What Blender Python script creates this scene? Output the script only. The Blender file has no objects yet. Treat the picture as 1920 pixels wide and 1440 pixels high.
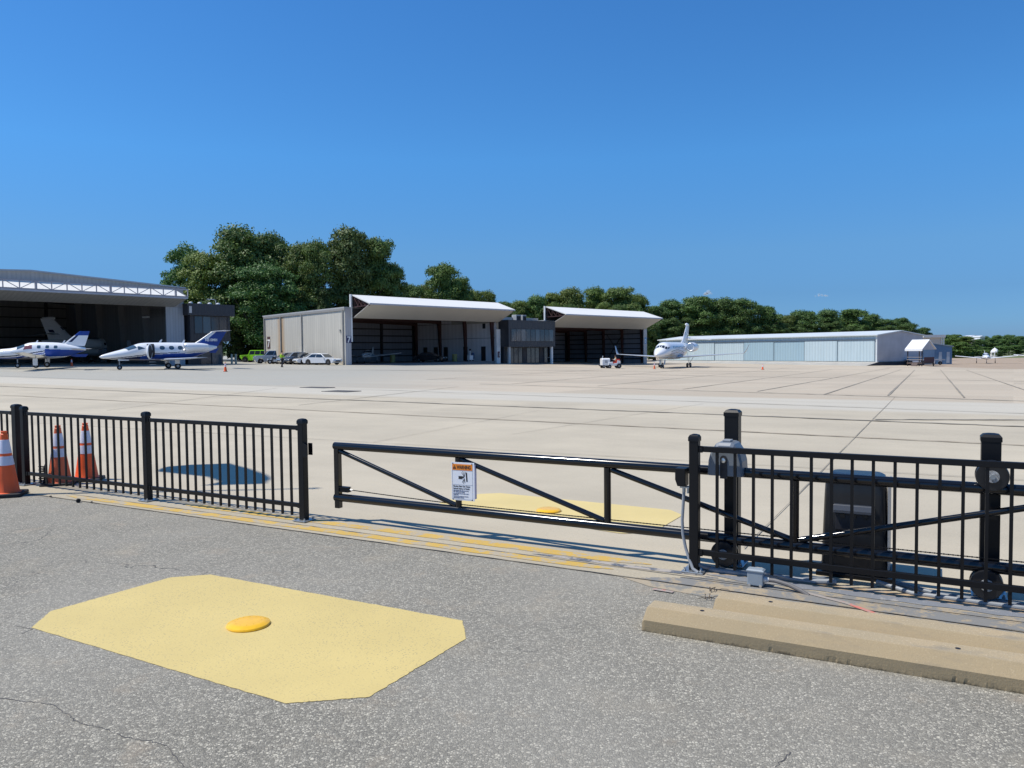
import bpy, bmesh, math, random
import numpy as np
from mathutils import Vector, Matrix, Euler
R = math.radians
random.seed(7)
SC = bpy.context.scene
COL = SC.collection

# ------------------------------------------------------------------ camera
FPX, HZ, SLOPE, EYE = 1450.0, 657.0, -0.0105, 1.55      # focal length in photo pixels, horizon row, roll, eye height
pitch = math.atan((720 - HZ) / FPX); roll = math.atan(-SLOPE)
W_ = Vector((0, math.cos(pitch), -math.sin(pitch)))
r0 = Vector((1, 0, 0)); u0 = r0.cross(W_)
R_ = math.cos(roll) * r0 - math.sin(roll) * u0
U_ = math.sin(roll) * r0 + math.cos(roll) * u0
cam_d = bpy.data.cameras.new('camera'); cam = bpy.data.objects.new('camera', cam_d); COL.objects.link(cam)
M3 = Matrix((R_, U_, -W_)).transposed()
cam.matrix_world = Matrix.Translation((0, 0, EYE)) @ M3.to_4x4()
cam_d.sensor_width = 36; cam_d.lens = FPX / 1920 * 36
cam_d.clip_start = 0.05; cam_d.clip_end = 9000
SC.camera = cam

# ------------------------------------------------------------------ light
SUN_EL, SUN_AZ = 60.5, 4.0            # sun stands to the left, slightly behind the camera
sdir = Vector((-math.cos(R(SUN_AZ)) * math.cos(R(SUN_EL)), -math.sin(R(SUN_AZ)) * math.cos(R(SUN_EL)), math.sin(R(SUN_EL))))
world = bpy.data.worlds.new('World'); SC.world = world; world.use_nodes = True
wn = world.node_tree; wn.nodes.clear()
sky = wn.nodes.new('ShaderNodeTexSky'); sky.sky_type = 'NISHITA'; sky.sun_disc = False
sky.sun_elevation = R(SUN_EL); sky.sun_rotation = math.atan2(sdir.x, sdir.y)
sky.altitude = 300; sky.air_density = 1.0; sky.dust_density = 0.35; sky.ozone_density = 3.0
hs = wn.nodes.new('ShaderNodeHueSaturation'); hs.inputs['Saturation'].default_value = 1.0
bg = wn.nodes.new('ShaderNodeBackground'); bg.inputs['Strength'].default_value = 0.15
wo = wn.nodes.new('ShaderNodeOutputWorld')
tcw = wn.nodes.new('ShaderNodeTexCoord'); sxw = wn.nodes.new('ShaderNodeSeparateXYZ'); wn.links.new(tcw.outputs['Generated'], sxw.inputs[0])
rw = wn.nodes.new('ShaderNodeValToRGB'); wn.links.new(sxw.outputs[2], rw.inputs[0]); ce = rw.color_ramp.elements
SKYF = [(0.0, (.20, .36, .76)), (.03, (.205, .40, .76)), (.066, (.215, .40, .69)), (.12, (.285, .51, .75)), (.235, (.305, .68, .98)), (.42, (.285, .68, 1.03)), (1.0, (.34, .70, 1.0))]
while len(ce) < len(SKYF): ce.new(.5)
for el, (p_, c_) in zip(ce, SKYF): el.position = p_; el.color = (*c_, 1)
mw = wn.nodes.new('ShaderNodeMix'); mw.data_type = 'RGBA'; mw.blend_type = 'MULTIPLY'; mw.inputs[0].default_value = 1
wn.links.new(sky.outputs[0], mw.inputs[6]); wn.links.new(rw.outputs[0], mw.inputs[7])
wn.links.new(mw.outputs[2], hs.inputs['Color']); wn.links.new(hs.outputs[0], bg.inputs[0]); wn.links.new(bg.outputs[0], wo.inputs[0])
sl = bpy.data.lights.new('sun', 'SUN'); sl.energy = 4.9; sl.angle = R(0.5); sl.color = (1, 0.95, 0.87)
sun = bpy.data.objects.new('sun', sl); COL.objects.link(sun)
sun.rotation_euler = sdir.to_track_quat('Z', 'Y').to_euler(); sun.location = (-60, -20, 80)
SC.view_settings.view_transform = 'Standard'; SC.view_settings.look = 'None'
SC.view_settings.exposure = 0.0; SC.view_settings.gamma = 1

# ------------------------------------------------------------------ terrain and pixel helpers
TX = [-400, -60, -48, -40, -25, -2, 8, 22, 60, 90, 200, 1500]
TZ = [0.9, 0.5, 0.4, 0.15, 0.0, -0.38, -0.75, -1.22, -1.45, -1.7, -2.2, -3.0]
def sm(a, b, x):
    t = min(1, max(0, (x - a) / (b - a))); return t * t * (3 - 2 * t)
def zt(x, y):
    return float(np.interp(x, TX, TZ)) * sm(9, 80, y)
def ray(px, py): return W_ * FPX + R_ * (px - 960) - U_ * (py - 720)
def at(px, py, z=0.0):                      # point of the photo on the level z
    d = ray(px, py); t = (z - EYE) / d.z
    return Vector((0, 0, EYE)) + d * t
def att(px, py):                            # point of the photo on the terrain
    z = 0
    for _ in range(30):
        p = at(px, py, z); z = z * .5 + zt(p.x, p.y) * .5
    return at(px, py, z)
def atY(px, py, Y):                         # point of the photo at distance Y
    d = ray(px, py); return Vector((0, 0, EYE)) + d * (Y / d.y)
def gx(px, Y, py=670): return atY(px, py, Y).x
def ground(px, Y):
    x = gx(px, Y); return Vector((x, Y, zt(x, Y)))

# ------------------------------------------------------------------ object helpers
def tag(o, label, cat, group=None, kind=None):
    if label: o['label'] = label
    if cat: o['category'] = cat
    if group: o['group'] = group
    if kind: o['kind'] = kind
    return o
def thing(name, label, cat, loc=(0, 0, 0), rz=0.0, group=None, scale=1.0):
    o = bpy.data.objects.new(name, None); COL.objects.link(o); o.empty_display_size = 0.2
    o.location = loc; o.rotation_euler = (0, 0, rz); o.scale = (scale,) * 3
    return tag(o, label, cat, group)
def copy_tree(o, parent=None):
    c = o.copy(); COL.objects.link(c); c.parent = parent
    for ch in list(o.children): copy_tree(ch, c)
    return c
def dup(o, loc, rz, label, group=None, scale=None):
    c = copy_tree(o); c.location = loc; c.rotation_euler = (0, 0, rz)
    if scale: c.scale = (scale,) * 3
    c['label'] = label
    if group: c['group'] = group
    return c

class MB:
    def __init__(s): s.v = []; s.f = []; s.m = []
    def add(s, vs, fs, m=0):
        b = len(s.v); s.v += [tuple(v) for v in vs]
        for f in fs: s.f.append([b + i for i in f]); s.m.append(m)
        return s
    def box(s, c, d, m=0, rz=0, rot=None):
        x, y, z = d[0] / 2, d[1] / 2, d[2] / 2
        Q = rot if rot else Matrix.Rotation(rz, 3, 'Z')
        vs = [Vector(c) + Q @ Vector((i * x, j * y, k * z)) for i in (-1, 1) for j in (-1, 1) for k in (-1, 1)]
        return s.add(vs, [(0, 1, 3, 2), (4, 6, 7, 5), (0, 4, 5, 1), (2, 3, 7, 6), (0, 2, 6, 4), (1, 5, 7, 3)], m)
    def tube(s, p0, p1, r, r1=None, n=10, m=0, caps=True):
        p0 = Vector(p0); p1 = Vector(p1); r1 = r if r1 is None else r1
        d = (p1 - p0).normalized(); a = d.orthogonal().normalized(); b = d.cross(a)
        if n == 4:
            up = Vector((0, 0, 1))
            if abs(d.z) < .95: a = d.cross(up).normalized(); b = d.cross(a)
            else: a = Vector((1, 0, 0)); b = d.cross(a)
            a, b = (a + b), (b - a)
        vs = []
        for p, q in ((p0, r), (p1, r1)):
            for i in range(n):
                t = 2 * math.pi * i / n; vs.append(p + (a * math.cos(t) + b * math.sin(t)) * q)
        fs = [(i, (i + 1) % n, n + (i + 1) % n, n + i) for i in range(n)]
        if caps: fs += [tuple(range(n))[::-1], tuple(range(n, 2 * n))]
        return s.add(vs, fs, m)
    def path(s, pts, r, n=8, m=0):
        P = [Vector(p) for p in pts]; vs = []; fs = []; a = None
        for i, p in enumerate(P):
            d = (P[min(i + 1, len(P) - 1)] - P[max(i - 1, 0)]).normalized()
            a = d.orthogonal().normalized() if a is None else (a - d * a.dot(d)).normalized()
            b = d.cross(a); q = r[i] if isinstance(r, (list, tuple)) else r
            for k in range(n):
                t = 2 * math.pi * k / n; vs.append(p + (a * math.cos(t) + b * math.sin(t)) * q)
        for i in range(len(P) - 1):
            for k in range(n): fs.append((i * n + k, i * n + (k + 1) % n, (i + 1) * n + (k + 1) % n, (i + 1) * n + k))
        fs += [tuple(range(n))[::-1], tuple(range((len(P) - 1) * n, len(P) * n))]
        return s.add(vs, fs, m)
    def lathe(s, prof, c=(0, 0, 0), n=24, m=0, axis='Z', mf=None):
        vs = []; fs = []; c = Vector(c)
        Q = {'Z': Matrix.Identity(3), 'X': Matrix.Rotation(R(90), 3, 'Y'), 'Y': Matrix.Rotation(R(-90), 3, 'X')}[axis]
        for r, z in prof:
            for k in range(n):
                t = 2 * math.pi * k / n; vs.append(c + Q @ Vector((r * math.cos(t), r * math.sin(t), z)))
        b = len(s.v); s.v += [tuple(v) for v in vs]
        for i in range(len(prof) - 1):
            for k in range(n):
                s.f.append([b + i * n + k, b + i * n + (k + 1) % n, b + (i + 1) * n + (k + 1) % n, b + (i + 1) * n + k]); s.m.append(mf(i) if mf else m)
        s.f.append([b + k for k in range(n)][::-1]); s.m.append(m)
        s.f.append([b + (len(prof) - 1) * n + k for k in range(n)]); s.m.append(mf(len(prof) - 2) if mf else m)
        return s
    def prism(s, poly, h, m=0, T=None):       # polygon in xy pushed along z by h (h may be a pair)
        z0, z1 = h if isinstance(h, (tuple, list)) else (0, h); n = len(poly)
        vs = [Vector((p[0], p[1], z0)) for p in poly] + [Vector((p[0], p[1], z1)) for p in poly]
        if T: vs = [T @ v for v in vs]
        return s.add(vs, [tuple(range(n))[::-1], tuple(range(n, 2 * n))] + [(i, (i + 1) % n, n + (i + 1) % n, n + i) for i in range(n)], m)
    def loft(s, rings, m=0, mf=None, cap=True):
        n = len(rings[0]); b = len(s.v)
        for r in rings: s.v += [tuple(v) for v in r]
        for i in range(len(rings) - 1):
            for k in range(n):
                f = [b + i * n + k, b + i * n + (k + 1) % n, b + (i + 1) * n + (k + 1) % n, b + (i + 1) * n + k]
                s.f.append(f)
                if mf:
                    c = sum((Vector(s.v[j]) for j in f), Vector()) / 4; s.m.append(mf(c))
                else: s.m.append(m)
        if cap:
            s.f.append([b + k for k in range(n)][::-1]); s.m.append(mf(Vector(s.v[b])) if mf else m)
            s.f.append([b + (len(rings) - 1) * n + k for k in range(n)]); s.m.append(mf(Vector(s.v[-1])) if mf else m)
        return s
    def build(s, name, mats, parent=None, smooth=False, bevel=0, seg=2, fix=True):
        me = bpy.data.meshes.new(name); me.from_pydata(s.v, [], s.f)
        if not isinstance(mats, (list, tuple)): mats = [mats]
        for mt in mats: me.materials.append(mt)
        me.polygons.foreach_set('material_index', s.m)
        if fix:
            bm = bmesh.new(); bm.from_mesh(me); bmesh.ops.recalc_face_normals(bm, faces=bm.faces); bm.to_mesh(me); bm.free()
        if smooth:
            me.polygons.foreach_set('use_smooth', [True] * len(me.polygons))
            try: me.set_sharp_from_angle(angle=R(35))
            except Exception: pass
        o = bpy.data.objects.new(name, me); COL.objects.link(o)
        if parent is not None: o.parent = parent
        if bevel:
            md = o.modifiers.new('bevel', 'BEVEL'); md.width = bevel; md.segments = seg; md.limit_method = 'ANGLE'; md.angle_limit = R(40)
        return o

# ------------------------------------------------------------------ materials
MATS = {}
def nodes(m):
    m.use_nodes = True; return m.node_tree, m.node_tree.nodes['Principled BSDF']
def N(nt, typ, **kw):
    n = nt.nodes.new(typ)
    for k, v in kw.items():
        if k.startswith('i_'): n.inputs[k[2:].replace('_', ' ')].default_value = v
        else: setattr(n, k, v)
    return n
def mix(nt, fac, a, b, typ='MIX'):
    n = nt.nodes.new('ShaderNodeMix'); n.data_type = 'RGBA'; n.blend_type = typ
    for sock, v in ((n.inputs[0], fac), (n.inputs[6], a), (n.inputs[7], b)):
        if hasattr(v, 'is_linked'): nt.links.new(v, sock)
        elif isinstance(v, (int, float)): sock.default_value = v
        else: sock.default_value = (*v, 1) if len(v) == 3 else v
    return n.outputs[2]
def math_(nt, op, a, b=None, c=None, clamp=False):
    n = nt.nodes.new('ShaderNodeMath'); n.operation = op; n.use_clamp = clamp
    for i, v in enumerate((a, b, c)):
        if v is None: continue
        if hasattr(v, 'is_linked'): nt.links.new(v, n.inputs[i])
        else: n.inputs[i].default_value = v
    return n.outputs[0]
def ramp(nt, fac, stops):
    n = nt.nodes.new('ShaderNodeValToRGB'); e = n.color_ramp.elements
    while len(e) < len(stops): e.new(0.5)
    for el, (p, c) in zip(e, stops):
        el.position = p; el.color = (c, c, c, 1) if isinstance(c, (int, float)) else (*c, 1)
    nt.links.new(fac, n.inputs[0]); return n.outputs[0]
def noise(nt, vec, scale, detail=4, rough=.55):
    n = nt.nodes.new('ShaderNodeTexNoise'); n.inputs['Scale'].default_value = scale
    n.inputs['Detail'].default_value = detail; n.inputs['Roughness'].default_value = rough
    if vec is not None: nt.links.new(vec, n.inputs['Vector'])
    return n.outputs[0]
def mat(name, col, rough=.5, metal=0.0, var=.12, vs=3.0, bump=0.0, bs=30.0, coat=0.0, spec=None, dirt=None):
    if name in MATS: return MATS[name]
    m = bpy.data.materials.new(name); nt, p = nodes(m)
    tc = N(nt, 'ShaderNodeTexCoord').outputs['Object']
    nz = noise(nt, tc, vs)
    f = ramp(nt, nz, [(.3, 0.0), (.7, 1.0)])
    c2 = dirt if dirt else tuple(c * (1 - var) for c in col)
    nt.links.new(mix(nt, f, col, c2) if not dirt else mix(nt, math_(nt, 'MULTIPLY', f, var), col, c2), p.inputs['Base Color'])
    p.inputs['Roughness'].default_value = rough; p.inputs['Metallic'].default_value = metal
    if coat: p.inputs['Coat Weight'].default_value = coat; p.inputs['Coat Roughness'].default_value = .06
    if spec is not None: p.inputs['Specular IOR Level'].default_value = spec
    if bump:
        b = N(nt, 'ShaderNodeBump'); b.inputs['Strength'].default_value = bump; b.inputs['Distance'].default_value = .01
        nt.links.new(noise(nt, tc, bs), b.inputs['Height']); nt.links.new(b.outputs[0], p.inputs['Normal'])
    MATS[name] = m; return m
def metal_wall(name, col, axis='X', pitch_=.3, rough=.55, streak=None, depth=.25, var=.1, stripe=None):
    """ribbed sheet metal: ribs run up the wall; weather streaks follow them"""
    if name in MATS: return MATS[name]
    m = bpy.data.materials.new(name); nt, p = nodes(m)
    tc = N(nt, 'ShaderNodeTexCoord').outputs['Object']
    sx = N(nt, 'ShaderNodeSeparateXYZ'); nt.links.new(tc, sx.inputs[0])
    a = sx.outputs[axis]
    ph = math_(nt, 'MULTIPLY', a, 2 * math.pi / pitch_)
    w = math_(nt, 'SINE', ph)
    rib = ramp(nt, math_(nt, 'MULTIPLY_ADD', w, .5, .5), [(.55, 0.0), (.85, 1.0)])
    mp = N(nt, 'ShaderNodeMapping'); mp.inputs['Scale'].default_value = (1, 1, .06); nt.links.new(tc, mp.inputs[0])
    st = ramp(nt, noise(nt, mp.outputs[0], 2.2, 6, .65), [(.35, 0.0), (.75, 1.0)])
    c = mix(nt, math_(nt, 'MULTIPLY', st, 1.0), col, tuple(x * (1 - 2 * var) for x in col) if streak is None else streak)
    c = mix(nt, math_(nt, 'MULTIPLY', rib, .22), c, tuple(x * .55 for x in col))
    if stripe:                                  # (position, half width, colour): a rust run
        d = math_(nt, 'ABSOLUTE', math_(nt, 'SUBTRACT', a, stripe[0]))
        fac = ramp(nt, math_(nt, 'DIVIDE', d, stripe[1]), [(.3, .8), (1.0, 0.0)])
        fac = math_(nt, 'MULTIPLY', fac, ramp(nt, noise(nt, mp.outputs[0], 6, 5, .7), [(.25, .25), (.6, 1.0)]))
        c = mix(nt, fac, c, stripe[2])
    nt.links.new(c, p.inputs['Base Color'])
    p.inputs['Roughness'].default_value = rough
    b = N(nt, 'ShaderNodeBump'); b.inputs['Strength'].default_value = depth; b.inputs['Distance'].default_value = .03
    nt.links.new(rib, b.inputs['Height']); nt.links.new(b.outputs[0], p.inputs['Normal'])
    MATS[name] = m; return m
def glass(name, col=(.02, .03, .04), rough=.05):
    if name in MATS: return MATS[name]
    m = bpy.data.materials.new(name); nt, p = nodes(m)
    p.inputs['Base Color'].default_value = (*col, 1); p.inputs['Roughness'].default_value = rough
    p.inputs['Specular IOR Level'].default_value = .8; MATS[name] = m; return m

def asphalt_mat():
    m = bpy.data.materials.new('asphalt'); nt, p = nodes(m)
    tc = N(nt, 'ShaderNodeTexCoord').outputs['Object']
    dn = N(nt, 'ShaderNodeTexNoise'); dn.inputs['Scale'].default_value = 60; nt.links.new(tc, dn.inputs['Vector'])
    vadd = N(nt, 'ShaderNodeVectorMath', operation='MULTIPLY_ADD'); nt.links.new(dn.outputs['Color'], vadd.inputs[0])
    vadd.inputs[1].default_value = (.012, .012, .012); nt.links.new(tc, vadd.inputs[2])
    def vor(scale, feat='F1'):
        v = N(nt, 'ShaderNodeTexVoronoi', feature=feat); v.inputs['Scale'].default_value = scale; nt.links.new(vadd.outputs[0], v.inputs['Vector']); return v
    v1 = vor(88); e1 = vor(88, 'DISTANCE_TO_EDGE')
    v2 = vor(200)
    stone = ramp(nt, e1.outputs['Distance'], [(.04, 0.0), (.2, 1.0)])
    sp = N(nt, 'ShaderNodeSeparateColor'); nt.links.new(v1.outputs['Color'], sp.inputs[0])
    tone = ramp(nt, sp.outputs[0], [(0, (.115, .105, .083)), (.38, (.215, .195, .152)), (.7, (.40, .365, .29)), (1, (.60, .55, .43))])
    sp2 = N(nt, 'ShaderNodeSeparateColor'); nt.links.new(v2.outputs['Color'], sp2.inputs[0])
    fine = ramp(nt, sp2.outputs[1], [(0, (.070, .065, .053)), (1, (.26, .24, .185))])
    c = mix(nt, stone, fine, tone)
    big = ramp(nt, noise(nt, tc, .55, 5, .6), [(.33, 0.0), (.68, 1.0)])
    c = mix(nt, math_(nt, 'MULTIPLY', big, .42), c, (.34, .315, .26))
    dust = ramp(nt, noise(nt, tc, 1.7, 5, .6), [(.55, 0.0), (.8, 1.0)])
    c = mix(nt, math_(nt, 'MULTIPLY', dust, .35), c, (.43, .36, .25))
    # pale worn film towards the left of the lot and near the gate strip
    wash = ramp(nt, noise(nt, tc, .25, 3, .5), [(.4, .0), (.65, 1.0)])
    c = mix(nt, math_(nt, 'MULTIPLY', wash, .4), c, (.37, .345, .29))
    drk = ramp(nt, noise(nt, tc, .9, 4, .6), [(.52, 0.0), (.72, 1.0)])
    c = mix(nt, math_(nt, 'MULTIPLY', drk, .14), c, (.13, .122, .10))
    brn = ramp(nt, noise(nt, tc, 2.9, 6, .65), [(.58, 0.0), (.74, .40)])
    c = mix(nt, brn, c, (.40, .32, .225))
    # thin cracks
    ms = N(nt, 'ShaderNodeTexVoronoi', feature='DISTANCE_TO_EDGE'); ms.inputs['Scale'].default_value = .42
    wv = N(nt, 'ShaderNodeVectorMath', operation='MULTIPLY_ADD'); n3 = N(nt, 'ShaderNodeTexNoise'); n3.inputs['Scale'].default_value = 2.5; n3.inputs['Detail'].default_value = 6
    nt.links.new(tc, n3.inputs['Vector']); nt.links.new(n3.outputs['Color'], wv.inputs[0]); wv.inputs[1].default_value = (.5, .5, .5); nt.links.new(tc, wv.inputs[2]); nt.links.new(wv.outputs[0], ms.inputs['Vector'])
    crk = math_(nt, 'LESS_THAN', ms.outputs['Distance'], .0022)
    crk = math_(nt, 'MULTIPLY', crk, ramp(nt, noise(nt, tc, .5, 2), [(.5, 0.0), (.58, .75)]))
    c = mix(nt, crk, c, (.03, .03, .03))
    nt.links.new(c, p.inputs['Base Color']); p.inputs['Roughness'].default_value = .85
    b = N(nt, 'ShaderNodeBump'); b.inputs['Strength'].default_value = .6; b.inputs['Distance'].default_value = .004
    nt.links.new(stone, b.inputs['Height']); nt.links.new(b.outputs[0], p.inputs['Normal'])
    return m
def concrete_mat(name, base, zones=False):
    m = bpy.data.materials.new(name); nt, p = nodes(m)
    tc = N(nt, 'ShaderNodeTexCoord').outputs['Object']
    mp = N(nt, 'ShaderNodeMapping'); mp.inputs['Rotation'].default_value = (0, 0, R(33)); nt.links.new(tc, mp.inputs[0])
    sx = N(nt, 'ShaderNodeSeparateXYZ'); nt.links.new(mp.outputs[0], sx.inputs[0])
    n1 = noise(nt, tc, .35, 6, .6); n2 = noise(nt, tc, 45, 3, .6)
    st = N(nt, 'ShaderNodeMapping'); st.inputs['Scale'].default_value = (.12, 1.3, 1); nt.links.new(mp.outputs[0], st.inputs[0])
    n3 = noise(nt, st.outputs[0], 1.0, 6, .65)
    c = mix(nt, ramp(nt, n1, [(.35, 0.0), (.7, 1.0)]), base, tuple(x * .80 for x in base))
    if zones:
        # slab-to-slab tone, one random value per cast slab
        fx = math_(nt, 'FLOOR', math_(nt, 'DIVIDE', sx.outputs[0], 7.6)); fy = math_(nt, 'FLOOR', math_(nt, 'DIVIDE', sx.outputs[1], 6.1))
        cb = N(nt, 'ShaderNodeCombineXYZ'); nt.links.new(fx, cb.inputs[0]); nt.links.new(fy, cb.inputs[1])
        wnz = N(nt, 'ShaderNodeTexWhiteNoise'); nt.links.new(cb.outputs[0], wnz.inputs['Vector'])
        far = ramp(nt, math_(nt, 'DIVIDE', sx.outputs[1], 100.0), [(.255, 0.0), (.262, 1.0)])
        grey = mix(nt, wnz.outputs[0], (.40, .345, .255), (.50, .43, .318))
        grey = mix(nt, ramp(nt, n3, [(.4, 0.0), (.75, .7)]), grey, (.50, .375, .265))
        c = mix(nt, far, c, grey)
        # paler band of newer concrete
        bnd = math_(nt, 'MULTIPLY', ramp(nt, math_(nt, 'DIVIDE', sx.outputs[1], 100.0), [(.205, 0.0), (.212, 1.0)]), math_(nt, 'SUBTRACT', 1.0, far))
        c = mix(nt, math_(nt, 'MULTIPLY', bnd, .8), c, (.50, .465, .385))
        # bitumen lane on the left, far off
        sx2 = N(nt, 'ShaderNodeSeparateXYZ'); nt.links.new(tc, sx2.inputs[0])
        left = ramp(nt, math_(nt, 'MULTIPLY_ADD', sx2.outputs[0], -.01, .5), [(.49, 0.0), (.62, 1.0)])
        c = mix(nt, math_(nt, 'MULTIPLY', math_(nt, 'MULTIPLY', far, left), .8), c, (.33, .33, .29))
    c = mix(nt, ramp(nt, n3, [(.45, 0.0), (.8, .45)]), c, tuple(x * .72 for x in base))
    spk = ramp(nt, n2, [(.3, 1.0), (.42, 0.0)])
    c = mix(nt, math_(nt, 'MULTIPLY', spk, .38), c, (.20, .19, .17))
    spk2 = ramp(nt, noise(nt, tc, 90, 2, .5), [(.6, 0.0), (.72, .5)])
    c = mix(nt, spk2, c, tuple(min(.75, x * 1.4) for x in base))
    pit = ramp(nt, noise(nt, tc, 3.2, 8, .75), [(.66, 0.0), (.75, .4)])
    c = mix(nt, pit, c, tuple(x * .6 for x in base))
    nt.links.new(c, p.inputs['Base Color']); p.inputs['Roughness'].default_value = .8
    b = N(nt, 'ShaderNodeBump'); b.inputs['Strength'].default_value = .3; b.inputs['Distance'].default_value = .004
    nt.links.new(n2, b.inputs['Height']); nt.links.new(b.outputs[0], p.inputs['Normal'])
    return m
def paint_mat(name, col, under, wear=.5, scale=70, broad=.0, ridges=False):
    """road paint with the surface showing through where it has worn"""
    m = bpy.data.materials.new(name); nt, p = nodes(m)
    tc = N(nt, 'ShaderNodeTexCoord').outputs['Object']
    v = N(nt, 'ShaderNodeTexVoronoi', feature='F1'); v.inputs['Scale'].default_value = scale; nt.links.new(tc, v.inputs['Vector'])
    sp = N(nt, 'ShaderNodeSeparateColor'); nt.links.new(v.outputs['Color'], sp.inputs[0])
    area = ramp(nt, noise(nt, tc, 1.3, 4, .6), [(.3, .15), (.75, 1.0)])
    spk = math_(nt, 'MULTIPLY', ramp(nt, sp.outputs[1], [(1 - wear * .35, 0.0), (1 - wear * .2, 1.0)]), area)
    dot = ramp(nt, v.outputs['Distance'], [(.2, 1.0), (.42, 0.0)])
    w = math_(nt, 'MULTIPLY', spk, dot)
    if broad:
        bn = ramp(nt, noise(nt, tc, 5, 8, .75), [(1 - broad - .03, 0.0), (1 - broad + .03, 1.0)])
        w = math_(nt, 'MAXIMUM', w, bn)
    base = mix(nt, ramp(nt, noise(nt, tc, 1.2, 4), [(.3, 0.0), (.7, 1.0)]), col, tuple(x * .88 for x in col))
    nt.links.new(mix(nt, w, base, under), p.inputs['Base Color']); p.inputs['Roughness'].default_value = .7
    b = N(nt, 'ShaderNodeBump'); b.inputs['Strength'].default_value = .5; b.inputs['Distance'].default_value = .003
    nt.links.new(noise(nt, tc, 80, 3, .6), b.inputs['Height']); nt.links.new(b.outputs[0], p.inputs['Normal'])
    return m
def ground_mat():
    m = bpy.data.materials.new('field'); nt, p = nodes(m)
    tc = N(nt, 'ShaderNodeTexCoord').outputs['Object']
    sx = N(nt, 'ShaderNodeSeparateXYZ'); nt.links.new(tc, sx.inputs[0])
    n1 = noise(nt, tc, .02, 6, .6); n2 = noise(nt, tc, .3, 6, .7)
    dirt = mix(nt, ramp(nt, n2, [(.3, 0.0), (.7, 1.0)]), (.40, .30, .21), (.30, .235, .165))
    grass = mix(nt, ramp(nt, n2, [(.3, 0.0), (.7, 1.0)]), (.10, .13, .045), (.17, .17, .07))
    yy = math_(nt, 'ADD', sx.outputs[1], math_(nt, 'MULTIPLY', n1, 30))
    f = ramp(nt, math_(nt, 'DIVIDE', yy, 1000), [(.225, 0.0), (.235, 1.0)])
    nt.links.new(mix(nt, f, dirt, grass), p.inputs['Base Color']); p.inputs['Roughness'].default_value = .95
    return m
def leaf_mat(name, dark, light):
    m = bpy.data.materials.new(name); nt, p = nodes(m)
    oi = N(nt, 'ShaderNodeObjectInfo'); tc = N(nt, 'ShaderNodeTexCoord').outputs['Object']
    n1 = noise(nt, tc, .8, 3, .6)
    geo = N(nt, 'ShaderNodeNewGeometry')
    rnd = geo.outputs['Random Per Island'] if 'Random Per Island' in geo.outputs else n1
    f = math_(nt, 'ADD', math_(nt, 'MULTIPLY', rnd, .6), math_(nt, 'MULTIPLY', n1, .5), clamp=True)
    c = mix(nt, f, dark, light)
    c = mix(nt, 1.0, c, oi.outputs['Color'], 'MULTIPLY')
    nt.links.new(c, p.inputs['Base Color']); p.inputs['Roughness'].default_value = .6
    tr = N(nt, 'ShaderNodeBsdfTranslucent'); nt.links.new(c, tr.inputs[0])
    ms = N(nt, 'ShaderNodeMixShader'); ms.inputs[0].default_value = .22
    out = nt.nodes['Material Output']
    nt.links.new(p.outputs[0], ms.inputs[1]); nt.links.new(tr.outputs[0], ms.inputs[2]); nt.links.new(ms.outputs[0], out.inputs[0])
    return m

M_asph = asphalt_mat()
M_conc = concrete_mat('apron_concrete', (.495, .43, .315), zones=True)
M_strip = concrete_mat('strip_concrete', (.44, .38, .27))
def stop_mat():
    m = bpy.data.materials.new('stop_concrete'); nt, p = nodes(m); tc = N(nt, 'ShaderNodeTexCoord').outputs['Object']
    sx = N(nt, 'ShaderNodeSeparateXYZ'); nt.links.new(tc, sx.inputs[0])
    c = mix(nt, ramp(nt, noise(nt, tc, 3, 6, .65), [(.3, 0.0), (.7, 1.0)]), (.43, .33, .195), (.35, .285, .18))
    c = mix(nt, ramp(nt, noise(nt, tc, 160, 3, .6), [(.35, .5), (.5, 0.0)]), c, (.24, .20, .14))
    c = mix(nt, ramp(nt, noise(nt, tc, 110, 2, .5), [(.6, 0.0), (.7, .45)]), c, (.62, .52, .36))
    mp = N(nt, 'ShaderNodeMapping'); mp.inputs['Scale'].default_value = (1, 3, 4); nt.links.new(tc, mp.inputs[0])
    c = mix(nt, ramp(nt, noise(nt, mp.outputs[0], 2.3, 7, .7), [(.56, 0.0), (.68, .6)]), c, (.22, .195, .15))
    # trowelled top is smooth and pale, the cast slopes show brown aggregate
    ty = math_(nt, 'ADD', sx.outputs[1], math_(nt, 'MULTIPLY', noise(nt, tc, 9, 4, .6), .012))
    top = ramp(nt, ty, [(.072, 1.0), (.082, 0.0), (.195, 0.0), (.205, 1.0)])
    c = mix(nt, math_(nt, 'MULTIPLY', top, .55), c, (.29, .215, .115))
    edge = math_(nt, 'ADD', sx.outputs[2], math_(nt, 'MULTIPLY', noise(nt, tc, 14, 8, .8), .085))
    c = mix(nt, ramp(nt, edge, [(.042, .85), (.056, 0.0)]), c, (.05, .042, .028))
    nt.links.new(c, p.inputs['Base Color']); p.inputs['Roughness'].default_value = .9
    b = N(nt, 'ShaderNodeBump'); b.inputs['Strength'].default_value = .5; b.inputs['Distance'].default_value = .004; nt.links.new(noise(nt, tc, 90, 5, .7), b.inputs['Height']); nt.links.new(b.outputs[0], p.inputs['Normal'])
    return m
M_stop = stop_mat()
M_patch = concrete_mat('worn_patch', (.40, .335, .24))
M_tar = mat('tar_joint', (.10, .095, .09), .8, var=.4, vs=8)
M_joint = mat('sealed_joint', (.31, .275, .215), .85, var=.45, vs=1.5)
M_jointy = mat('stained_joint', (.36, .29, .20), .85, var=.35, vs=1.5)
M_pale = paint_mat('pale_yellow_paint', (.61, .475, .18), (.23, .20, .13), wear=1.5, scale=80, broad=.27)
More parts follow.
